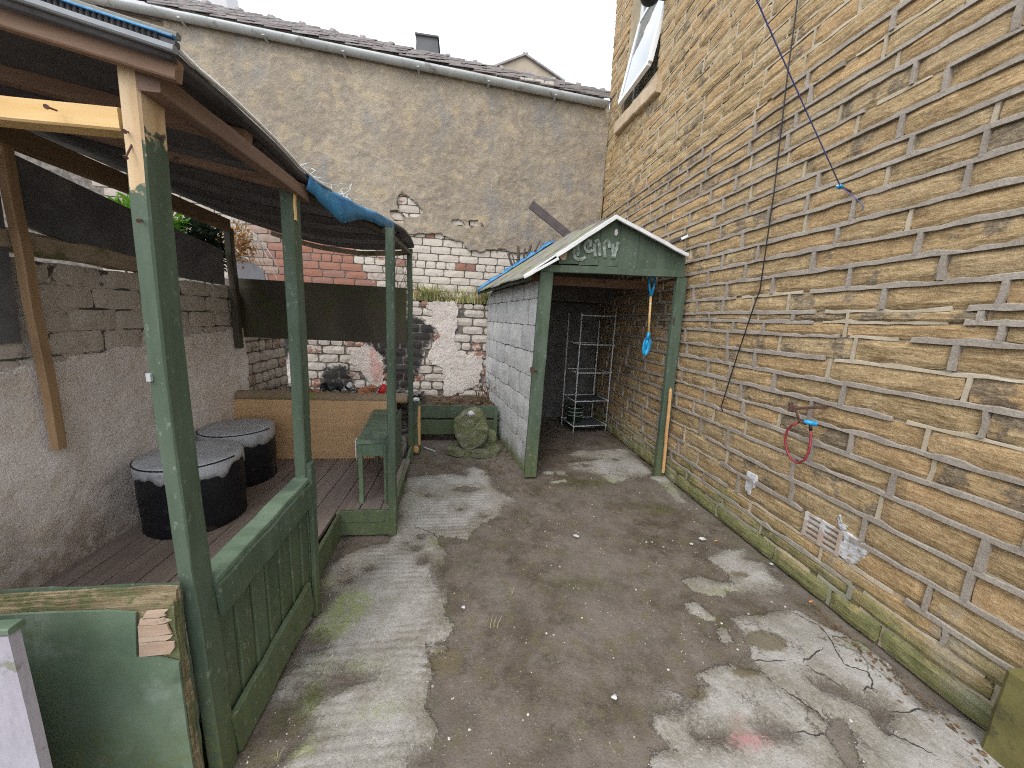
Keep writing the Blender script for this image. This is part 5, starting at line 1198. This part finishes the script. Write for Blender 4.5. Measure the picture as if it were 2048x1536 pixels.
# chalked word on the gable
def GPt(x, y): p = gy(930 + x * .2441, 400 + y * .2441, 3.155); return p
STK = [[(945,345),(912,370),(893,410),(892,450),(908,480),(940,490),(972,480),(992,462)], [(926,345),(925,400),(925,470)],
       [(988,388),(1022,378),(1036,352),(1020,330),(997,342),(984,376),(988,408),(1006,424),(1034,420),(1046,404)],
       [(1068,474),(1062,410),(1060,340)], [(1062,352),(1082,326),(1098,346),(1102,400),(1106,470)],
       [(1146,484),(1142,410),(1138,335)], [(1141,350),(1164,328),(1180,350),(1184,402)], [(1206,488),(1212,430),(1210,345)], [(1190,352),(1204,392),(1226,396)], [(1254,335),(1244,390),(1228,432),(1218,482)]]
gr_ = MB()
for s in STK:
    P_ = [GPt(x, y) for x, y in s]
    pts = []
    for i in range(len(P_) - 1):
        for t in np.linspace(0, 1, 6, endpoint=False): pts.append(P_[i] + (P_[i + 1] - P_[i]) * t)
    pts.append(P_[-1]); V = []
    pts = [np.mean(pts[max(0, i - 2):i + 3], axis=0) for i in range(len(pts))]
    for i, p in enumerate(pts):
        d = _n(pts[min(i + 1, len(pts) - 1)] - pts[max(i - 1, 0)]); s_ = np.array([-d[2], 0, d[0]]) * (.0135 + .002 * math.sin(i))
        V += [p - s_ + np.array([0, -.001 - .00012 * len(gr_.f) % .002, 0]), p + s_ + np.array([0, -.001 - .00012 * len(gr_.f) % .002, 0])]
    gr_.put(V, [(2 * i, 2 * i + 2, 2 * i + 3, 2 * i + 1) for i in range(len(pts) - 1)])
mk('chalk_writing', gr_, 'chalk', sd_)
m = MB(); c0 = gy(1232, 466, 3.155); prism(m, [c0 + np.array([a, 0, b]) for a, b in ((-.012, -.02), (.008, -.022), (.018, .0), (.006, .035), (-.008, .03), (-.016, .005))], (0, -1, 0), .003); mk('paint_flake', m, 'paper', sd_)
# things on and behind the shed roof
m = MB(); V = []; Fc = []; n = 26
for i in range(n + 1):
    t = i / n; p = np.array([1.18, 4.97, 2.585]) + (np.array([.17, 5.06, 1.885]) - np.array([1.18, 4.97, 2.585])) * t
    for k, (dy, dz) in enumerate(((-.02, .0), (.0, .035), (.05, .05), (.10, .02), (.12, -.05))):
        V.append(p + np.array([0, dy, dz + (.06 * noise.noise(Vector((t * 15, k, 2))) + .04 * noise.noise(Vector((t * 37, k, 5))) - .02 if k else -.01)]))
for i in range(n):
    for k in range(4): Fc.append((i * 5 + k, i * 5 + k + 1, i * 5 + 6 + k, i * 5 + 5 + k))
m.put(V, Fc); o = mk('torn_tarp', m, 'tarp', None, True); o.modifiers.new('thick', 'SOLIDIFY').thickness = .002; tag(o, 'torn blue tarpaulin along the rear edge of the shed roof', 'tarp')
ds = thing('cut_shrub', 'cut dark stems of a dead shrub behind the shed roof', 'shrub', (.55, 5.25, 1.75))
for px, py, qx, qy, r in ((1035,522,1036,492,.022),(1028,530,1016,507,.018),(1045,520,1062,490,.022),(1050,515,1080,483,.010),(1030,525,1024,506,.010),(1042,522,1050,497,.014)):
    m = MB(); a, b = gy(px, py + 20, 5.2), gy(qx, qy, 5.2); tube(m, [a, (a + b) / 2 + np.array([.01, 0, 0]), b], [r * 1.2, r, r * .9], 8); mk('stem', m, 'stem', ds, True)
m = MB(); blob(m, (.52, 5.25, 1.86), .09, 2, .3, (1.2, .8, .7), 3); mk('stump', m, 'stem', ds)
m = MB(); a, b = gy(1062, 408, 5.1), gy(1142, 474, 4.9); d = _n(b - a); beam(m, a, b + d * .1, .008, .105, (0, 0, 1), 3, .002); s_ = _n(np.cross(d, (0, 0, 1))); u_ = np.cross(s_, d); beam(m, a - u_ * .05 - s_ * .03, b + d * .1 - u_ * .05 - s_ * .03, .06, .008, (0, 0, 1), 3, .002)
tag(mk('angle_iron', m, 'iron'), 'brown angle iron sticking up behind the left slope of the shed roof', 'iron bar')
m = MB(); a, b = gy(1340, 486, 3.35), gx(1374, 470, 2.03); d = _n(b - a); beam(m, a, b, .03, .03, (0, 0, 1), 3, .002); bar = mk('iron_rail', m, 'iron'); tag(bar, 'short brown iron rail between shed gable and house wall', 'iron bar')
m = MB(); beam(m, b - d * .06 + np.array([0, -.02, -.01]), b + np.array([0, -.02, -.01]), .006, .022, (0, 0, 1), 1); mk('white_label', m, 'white', bar)

# inside the shed
rk = thing('wire_rack', 'tall pale wire shelf rack standing inside the dark shed', 'rack', (1.7, 4.7, 0))
FP = {'fl': (1.505, 4.515), 'fr': (2.0, 4.60), 'bl': (1.455, 4.93), 'br': (1.945, 5.02)}
for k, (x, y) in FP.items(): m = MB(); tube(m, [(x, y, 0), (x - .01, y, 1.63 if k != 'br' else 1.55)], .009, 8); mk('upright', m, 'wire', rk, True)
for z in (.105, .455, .845, 1.225):
    m = MB(); c = [np.array([*FP[k], z]) for k in ('fl', 'fr', 'br', 'bl')]
    for a, b in zip(c, c[1:] + c[:1]): tube(m, [a, b], .008, 6)
    tr_ = mk('tier_frame', m, 'wire', rk, True)
    if z < .6:
        m = MB(); V = []; Fc = []
        for j in range(7):
            for i in range(7):
                u, v = i / 6, j / 6; p = (c[0] * (1 - u) + c[1] * u) * (1 - v) + (c[3] * (1 - u) + c[2] * u) * v
                p[2] -= .035 * math.sin(u * math.pi) * (1 - .4 * math.sin(v * math.pi)) - .004; V.append(p)
        for j in range(6):
            for i in range(6): Fc.append((j * 7 + i, j * 7 + i + 1, (j + 1) * 7 + i + 1, (j + 1) * 7 + i))
        m.put(V, Fc); mk('shelf_fabric', m, 'mesh', tr_, True)
m = MB(); tube(m, [(1.495, 4.515, 1.60), (1.99, 4.60, 1.605)], .008, 6); mk('top_bar', m, 'wire', rk, True)
for (x, y) in FP.values():
    m = MB()
    for z in (.105, .455, .845, 1.225): blob(m, (x, y, z), .016, 1, 0, (1, 1, 1.3))
    mk('joint', m, 'wire', rk)
tb = thing('plastic_tub', 'round green plastic tub on the lowest tier of the wire rack', 'tub', (1.60, 4.82, .115))
m = MB(); lathe(m, (1.60, 4.82, .112), [(0, 0), (.095, 0), (.115, .19), (.122, .19), (.122, .20), (.108, .20), (.09, .02), (0, .02)], 28); mk('tub_body', m, 'tub', tb, True)
m = MB(); [tube(m, [(1.60 + .119 * math.cos(a), 4.82 + .119 * math.sin(a), z) for a in np.linspace(0, 6.283, 29)], .004, 5, False) for z in (.20, .25, .31)]; mk('tub_rim', m, 'wire', tb, True)
spd = thing('toy_spade', 'blue plastic spade with wooden shaft hanging inside the shed opening', 'spade', (1.775, 3.30, 1.21))
sT, sM, sB = gy(1304, 556, 3.30), gy(1297, 668, 3.30), gy(1289, 712, 3.30)
m = MB(); tube(m, [gy(1302, 585, 3.3), sM], .011, 10); mk('shaft', m, 'pine', spd, True)
m = MB(); tube(m, [sT + np.array([-.035, 0, .0]), sT + np.array([.035, 0, .004])], .012, 8); g1_ = gy(1302, 592, 3.3)
tube(m, [sT + np.array([-.033, 0, 0]), sT * .5 + g1_ * .5 + np.array([-.022, 0, 0]), g1_], [.010, .011, .016], 8); tube(m, [sT + np.array([.033, 0, 0]), sT * .5 + g1_ * .5 + np.array([.022, 0, 0]), g1_], [.010, .011, .016], 8)
mk('handle', m, 'bluep', spd, True)
m = MB(); ax = _n(sB - sM); l_ = np.linalg.norm(sB - sM); V = []; Fc = []
prof = [(0, .016), (.18, .017), (.26, .040), (.6, .043), (.85, .032), (1.0, .006)]
for t, hw in prof:
    p = sM + ax * l_ * t
    for k in (-1, -.5, 0, .5, 1): V.append(p + np.array([hw * k, .012 * (abs(k) ** 2) * -1 + .006, 0]))
for i in range(5):
    for k in range(4): Fc.append((i * 5 + k, i * 5 + k + 1, i * 5 + 6 + k, i * 5 + 5 + k))
m.put(V, Fc); o = mk('blade', m, 'bluep', spd, True); o.modifiers.new('thick', 'SOLIDIFY').thickness = .004
m = MB(); tube(m, [sM + ax * l_ * -.08, sM + ax * l_ * .25], .016, 10); tube(m, [sM + ax * l_ * .22, sM + ax * l_ * .7], [.012, .005], 8); mk('socket', m, 'bluep', spd, True)
st_ = MB(); a, b = gy(1326, 945, 3.12), gy(1341, 782, 3.12); beam(st_, a, b, .026, .02, (0, 1, 0), 6, .003, .001); d = _n(b - a)
tip = b + d * .035; st_.put([b + np.array([-.013, -.01, 0]), b + np.array([.013, -.01, 0]), b + np.array([.013, .01, 0]), b + np.array([-.013, .01, 0]), tip], [(0, 1, 4), (1, 2, 4), (2, 3, 4), (3, 0, 4)])
tag(mk('wooden_stake', st_, 'orange'), 'pointed raw orange wood stake leaning on the right shed post', 'stake')

# ------------------------------------------------------------------ fittings on the house wall
def cable(name, pts, r, mat, label, cat, par=None):
    m = MB(); tube(m, pts, r, 6); o = mk(name, m, mat, par, True); return tag(o, label, cat) if label else o
cable('black_cable', [np.array([2.045, 2.47, 5.2]), gx(1595, 0, 2.046), gx(1575, 150, 2.044), gx(1548, 385, 2.042), gx(1520, 580, 2.042), gx(1508, 612, 2.042), gx(1475, 710, 2.042), gx(1442, 815, 2.044), gx(1446, 822, 2.06)], .0042, 'black', 'thin black cable running down the stone house wall', 'cable')
hk = gx(1681, 373, 2.0)
bs = np.array([1.123, 1.5, 2.775])
far = hk + (bs - hk) * 3.2
pts = [hk + (far - hk) * t - np.array([0, 0, .04 * math.sin(t * math.pi)]) for t in np.linspace(0, 1, 14)]
cable('washing_line', pts, .003, 'blueline', 'blue washing line stretched up from the wall hook', 'line')
lh = thing('line_hook', 'iron wall hook wrapped with knotted blue and white cord', 'hook', tuple(hk))
m = MB(); tube(m, [gx(1704, 385, 2.075), (gx(1704, 385, 2.03) + hk) / 2, hk], .006, 6); mk('hook_rod', m, 'rust', lh, True)
m = MB(); [blob(m, hk + np.array([random.gauss(0, .006), random.gauss(0, .008), random.gauss(0, .006)]), .009, 1, .3, (1, 1, 1), i) for i in range(6)]; mk('cord_knot', m, 'bluep', lh, True)
m = MB(); [blob(m, hk + np.array([random.gauss(0, .006), .012 + random.gauss(0, .006), .006]), .008, 1, .3, (1, 1, 1), i + 9) for i in range(3)]; mk('white_knot', m, 'net', lh, True)
m = MB(); tube(m, [hk, gx(1710, 395, 2.02), gx(1724, 408, 2.04), gx(1727, 415, 2.045), gx(1722, 422, 2.045)], .0022, 5); mk('cord_tail', m, 'blueline', lh, True)
cable('yellow_cord', [gx(1230, 268, 1.995), gx(1222, 320, 2.02), gx(1212, 375, 2.03), gx(1204, 402, 2.035), np.array([2.035, 5.62, 2.9]), np.array([2.035, 5.62, 2.3])], .004, 'yellow', 'yellow cord hanging from the window sill down the house corner', 'cord')
lp = thing('wall_lamp', 'black dome lamp on the house wall above the open window', 'lamp', (1.93, 4.40, 5.05))
m = MB(); c0 = gx(1300, 2, 1.92); blob(m, c0 + np.array([0, 0, .06]), .11, 3, 0, (1, 1, .8)); mk('dome', m, 'black', lp, True)
m = MB(); tube(m, [c0 + np.array([0, 0, .06]), c0 + np.array([.17, 0, .06])], .03, 8); mk('arm', m, 'black', lp, True)
bk = thing('iron_bracket', 'rusty iron bracket jutting from the house wall', 'bracket', (2.0, 1.74, 1.08))
w0, e0_, e1_ = gx(1655, 813, 2.065), gx(1582, 818, 1.90), gx(1581, 808, 1.90)
m = MB(); beam(m, w0, e0_, .010, .016, (0, 0, 1), 3, .002); beam(m, e0_ + np.array([0, 0, -.012]), e1_ + np.array([0, 0, .006]), .018, .022, (1, 0, 0), 2, .003); mk('bar', m, 'rust', bk)
k0, k1, k2, k3 = gx(1583, 821, 1.90), gx(1592, 822, 1.905), gx(1600, 845, 1.93), gx(1612, 848, 1.96)
m = MB(); tube(m, [k0, k1, (k1 + k2) / 2, k2, k3], .0065, 8); mk('swan_neck', m, 'rust', bk, True)
c1, c2 = gx(1607, 843, 1.955), gx(1633, 848, 2.0)
hs = thing('hose_loop', 'short red hose bent in a loop with blue cap on the bracket', 'hose', tuple(c1))
m = MB(); tube(m, [c1, c2], .013, 12); tube(m, [c1 * .12 + c2 * .88, c2 + (c2 - c1) * .02], .0145, 12); mk('cap', m, 'bluep', hs, True)
hp_ = [(1621,858,1.98),(1622,870,1.98),(1621,885,1.975),(1617,905,1.97),(1608,921,1.965),(1595,926,1.955),(1582,918,1.95),(1573,900,1.945),(1570,880,1.94),(1574,862,1.935),(1583,851,1.93),(1596,845,1.93)]
m = MB(); tube(m, [gx(*p) for p in hp_], .0065, 10); mk('hose', m, 'hose', hs, True)
m = MB(); tube(m, [gx(1621, 849, 1.98), gx(1621.5, 861, 1.98)], .008, 10); mk('ferrule', m, 'black', hs, True)
m = MB(); a = gz(1998, 1498); beam(m, (2.005, .70, 0), (2.005, .70, .345), .10, .26, (0, 1, 0), 4, .012); tag(mk('olive_block', m, 'dpaint'), 'olive painted block against the foot of the house wall', 'block')
m = MB(); [tube(m, [gx(x, y, HX - .008), gx(x + 1, y, HX - .03)], .003, 5) for x, y in ((1345, 785), (1343, 800), (1340, 915), (1338, 930))]; mk('nail', m, 'rust', house, kind='stuff')

# ------------------------------------------------------------------ foreground boards
gt = thing('green_board', 'green painted plywood board with rotten peeling edge in the near left corner', 'board', (-1.2, .93, 0))
m = MB(); V = []; Fc = []
y0 = .925; X1 = -.754
prism(m, [(-1.9, y0, 0), (X1, y0, 0), (X1 - .003, y0, .30), (X1 - .001, y0, .535), (X1 - .03, y0, .548), (-.800, y0, .556), (-.853, y0, .562), (-.846, y0, .63), (-.838, y0, .697), (-.90, y0, .708), (-1.05, y0, .712), (-1.9, y0, .706)], (0, 1, 0), .006); mk('front_ply', m, 'greenl', gt)
for k in range(5):
    m = MB(); yy = y0 + .0095 + k * .0068; zt_ = (.722, .733, .741, .748, .752)[k]
    V = []; Fc = []; n = 26
    top = [(-1.9 + (X1 + 1.9) * i / n, zt_ + random.gauss(0, .0018) - (.02 * random.random() if i > n - 2 and k < 3 else 0)) for i in range(n + 1)]
    P_ = [(-1.9, yy, 0)] + [(X1 - .002 + random.uniform(-.004, .003), yy, z) for z in np.linspace(0, zt_ - .03, 14)] + [(x, yy, z) for x, z in reversed(top)]
    prism(m, P_, (0, 1, 0), .0056); mk('ply_layer', m, 'green' if k == 4 else 'plyedge', gt)
for i, (z0, z1, l0, l1) in enumerate(((.560, .602, .094, .090), (.604, .621, .090, .088), (.623, .655, .088, .086), (.657, .676, .084, .078), (.679, .699, .072, .06))):
    m = MB(); P_ = [(X1 - l0, y0 + .002, z0), (X1 - l0 * .5, y0 + .002, z0 + random.uniform(-.002, .003)), (X1 - random.uniform(.006, .026), y0 + .002, z0 + random.uniform(0, .004)), (X1 - random.uniform(.004, .022), y0 + .002, (z0 + z1) / 2), (X1 - random.uniform(.006, .026), y0 + .002, z1 + random.uniform(-.003, .001)), (X1 - l1 * .4, y0 + .002, z1 + random.uniform(-.003, .001)), (X1 - l1, y0 + .002, z1)]
    prism(m, P_, (0, 1, 0), .004); mk('peeled_flake', m, 'plyraw', gt)
wb = thing('white_board', 'faded white board with green edge standing in the bottom left corner', 'board', (-1.2, .75, 0))
for a, b in ((-1.7, -1.032), (-1.029, -.915)):
    m = MB(); prism(m, [(a, .75, .0), (b - .003, .75, .0), (b, .75, .30), (b + .001, .75, .60), (b, .75, .811), (a, .75, .808)], (0, 1, 0), .02 + random.uniform(0, .001)); mk('board', m, 'lilac', wb)
m = MB(); beam(m, (-1.7, .762, .815), (-.91, .762, .822), .03, .016, (0, 0, 1), 5, .003); mk('cap_strip', m, 'greenl', wb)

# ------------------------------------------------------------------ plants over the garden wall
def leafcloud(m, c, rad, n, l0, l1, wid=.35, seed=0):
    for _ in range(n):
        while True:
            p = np.array([random.uniform(-1, 1) for _ in range(3)])
            if p @ p < 1: break
        q = np.array(c) + p * np.array(rad) * (0.75 + .5 * noise.noise(Vector(p * 2 + seed)))
        d = _n(p + np.array([random.gauss(0, .6), random.gauss(0, .6), random.gauss(.2, .5)])); s = _n(np.cross(d, (random.gauss(0, 1), random.gauss(0, 1), 1))); l = random.uniform(l0, l1)
        n_ = np.cross(s, d) * l * .12
        m.put([q, q + d * l * .5 + s * l * wid * .5 + n_, q + d * l, q + d * l * .5 - s * l * wid * .5 + n_], [(0, 1, 2), (0, 2, 3)], rnd=random.random())
gs = thing('green_shrub', 'bright green leafy shrub growing beyond the garden wall', 'shrub', (-2.75, 3.4, 0))
m = MB(); leafcloud(m, (-2.40, 3.22, 2.02), (.20, .50, .30), 1900, .05, .10, .34, 3); mk('crown', m, 'leaf', gs, kind='stuff')
m = MB(); [tube(m, [(-2.75, 3.4, 0), (-2.75 + random.gauss(0, .1), 3.45, 1.0), (-2.75 + random.gauss(0, .2), 3.45 + random.gauss(0, .25), 1.9)], [.02, .015, .006], 6) for _ in range(5)]; mk('trunk', m, 'stem', gs)
iv = thing('dark_ivy', 'dark ivy clump at the far end of the garden wall', 'ivy', (-2.22, 3.7, 0))
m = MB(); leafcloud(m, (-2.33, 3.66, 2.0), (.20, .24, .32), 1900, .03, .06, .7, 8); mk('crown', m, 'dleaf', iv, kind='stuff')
m = MB(); [tube(m, [(-2.35, 3.7, 0), (-2.36 + random.gauss(0, .04), 3.7, 1.0), (-2.33 + random.gauss(0, .08), 3.65 + random.gauss(0, .1), 1.9)], [.014, .01, .004], 6) for _ in range(4)]; mk('stem', m, 'stem', iv)
bp = thing('brown_shrub', 'dry brown hanging shrub in front of the red bricks', 'shrub', (-2.45, 4.3, 0))
m = MB(); leafcloud(m, (-2.42, 4.32, 2.14), (.16, .16, .26), 520, .03, .06, .5, 5); mk('crown', m, 'bleaf', bp, kind='stuff')
m = MB()
for i in range(11):
    a = random.uniform(0, .32); tube(m, [(-2.5, 4.4, 2.45), (-2.42 + a * .6, 4.45, 2.25), (-2.38 + a, 4.5, 1.85 + random.uniform(-.05, .15))], [.006, .005, .003], 5)
tube(m, [(-2.45, 4.3, 0), (-2.47, 4.33, 1.2), (-2.45, 4.32, 2.3)], [.02, .015, .008], 6); mk('stem', m, 'pebble', bp)
cr_ = thing('climber_stem', 'thin dark climber stem on the white bricks behind the far post', 'climber', (-1.0, 5.66, 1.7))
m = MB()
for i in range(4):
    x = -.98 + random.gauss(0, .05); p = [np.array([x, 5.68, 1.75])]
    for k in range(8): p.append(p[-1] + np.array([random.gauss(.0, .035), 0, .09]))
    tube(m, p, .004, 4)
mk('stem', m, 'stem', cr_)

# ------------------------------------------------------------------ litter on the ground
def scrap(px, py, r, mat, label, cat, seed, flat=.25):
    m = MB(); c0 = gz(px, py); blob(m, (c0[0], c0[1], r * flat * .8 + .002), r, 2, .5, (1.2, .9, flat), seed); tag(mk('paper_scrap' if mat == 'paper' else 'plastic_scrap', m, mat), label, cat)
scrap(1404, 1080, .018, 'paper', 'larger scrap of white paper near the house wall foot', 'litter', 3, .5); scrap(1383, 1089, .011, 'paper', 'smaller white paper scrap beside the larger one', 'litter', 6, .4)
scrap(1152, 1073, .016, 'paper', 'white plastic scrap in the middle of the dirt yard', 'litter', 9, .3); scrap(1542, 1129, .010, 'paper', 'tiny white scrap on the pale concrete patch by the wall', 'litter', 12, .4)
scrap(927, 1216, .008, 'paper', 'small white stone chip on dirt near the left concrete strip', 'litter', 15, .6); scrap(1228, 1396, .009, 'paper', 'small white flake on dirt in the near foreground', 'litter', 21, .5)
for px, py, lb in ((1432, 1083, 'orange cigarette end beside the white paper scraps'), (1622, 1205, 'orange cigarette end close to the mossy wall foot')):
    m = MB(); c0 = gz(px, py); tube(m, [c0 + np.array([-.014, 0, .006]), c0 + np.array([.014, .003, .006])], .0045, 8); tag(mk('cigarette_end', m, 'butt', None, True), lb, 'litter', 'cigarette ends on the yard floor')
m = MB(); a, b = gz(848, 896), gz(870, 904); tube(m, [a + np.array([0, 0, .01]), b + np.array([0, 0, .008])], .006, 6); tag(mk('white_stick', m, 'white'), 'thin white stick lying before the planter', 'stick')
blades('grass_tuft', [(*gz(1022, 1190)[:2], 0, .012, .012), (*gz(985, 1255)[:2], 0, .01, .01), (*gz(552, 1520)[:2], 0, .01, .01), (*gz(880, 1130)[:2], 0, .05, .02)], 'grass', 'few thin grass blades sprouting from cracks in the yard', .05, 9, .0015, .7)
m = MB()
for i in range(240):
    t = random.random(); c0 = gz(1000 + 60 * random.random() - 40 * t, 880 + 70 * t); x, y = c0[0], c0[1]; a = random.random() * 6.3; l = random.uniform(.006, .018)
    m.put([(x - l * math.cos(a), y - l * math.sin(a), .006), (x + l * .5 * math.sin(a), y - l * .5 * math.cos(a), .012), (x + l * math.cos(a), y + l * math.sin(a), .006), (x - l * .5 * math.sin(a), y + l * .5 * math.cos(a), .010)], [(0, 1, 2), (0, 2, 3)], rnd=random.random())
for i in range(140):
    y = random.uniform(.7, 1.5); x = 1.98 - abs(random.gauss(0, .05)) - (1.2 - y) * .02; a = random.random() * 6.3; l = random.uniform(.005, .014)
    m.put([(x - l * math.cos(a), y - l * math.sin(a), .006), (x + l * .5 * math.sin(a), y - l * .5 * math.cos(a), .012), (x + l * math.cos(a), y + l * math.sin(a), .006), (x - l * .5 * math.sin(a), y + l * .5 * math.cos(a), .010)], [(0, 1, 2), (0, 2, 3)], rnd=random.random())
tag(mk('leaf_debris', m, 'litterleaf'), 'brown leaf crumbs along the foot of the walls', 'leaves', None, 'stuff')
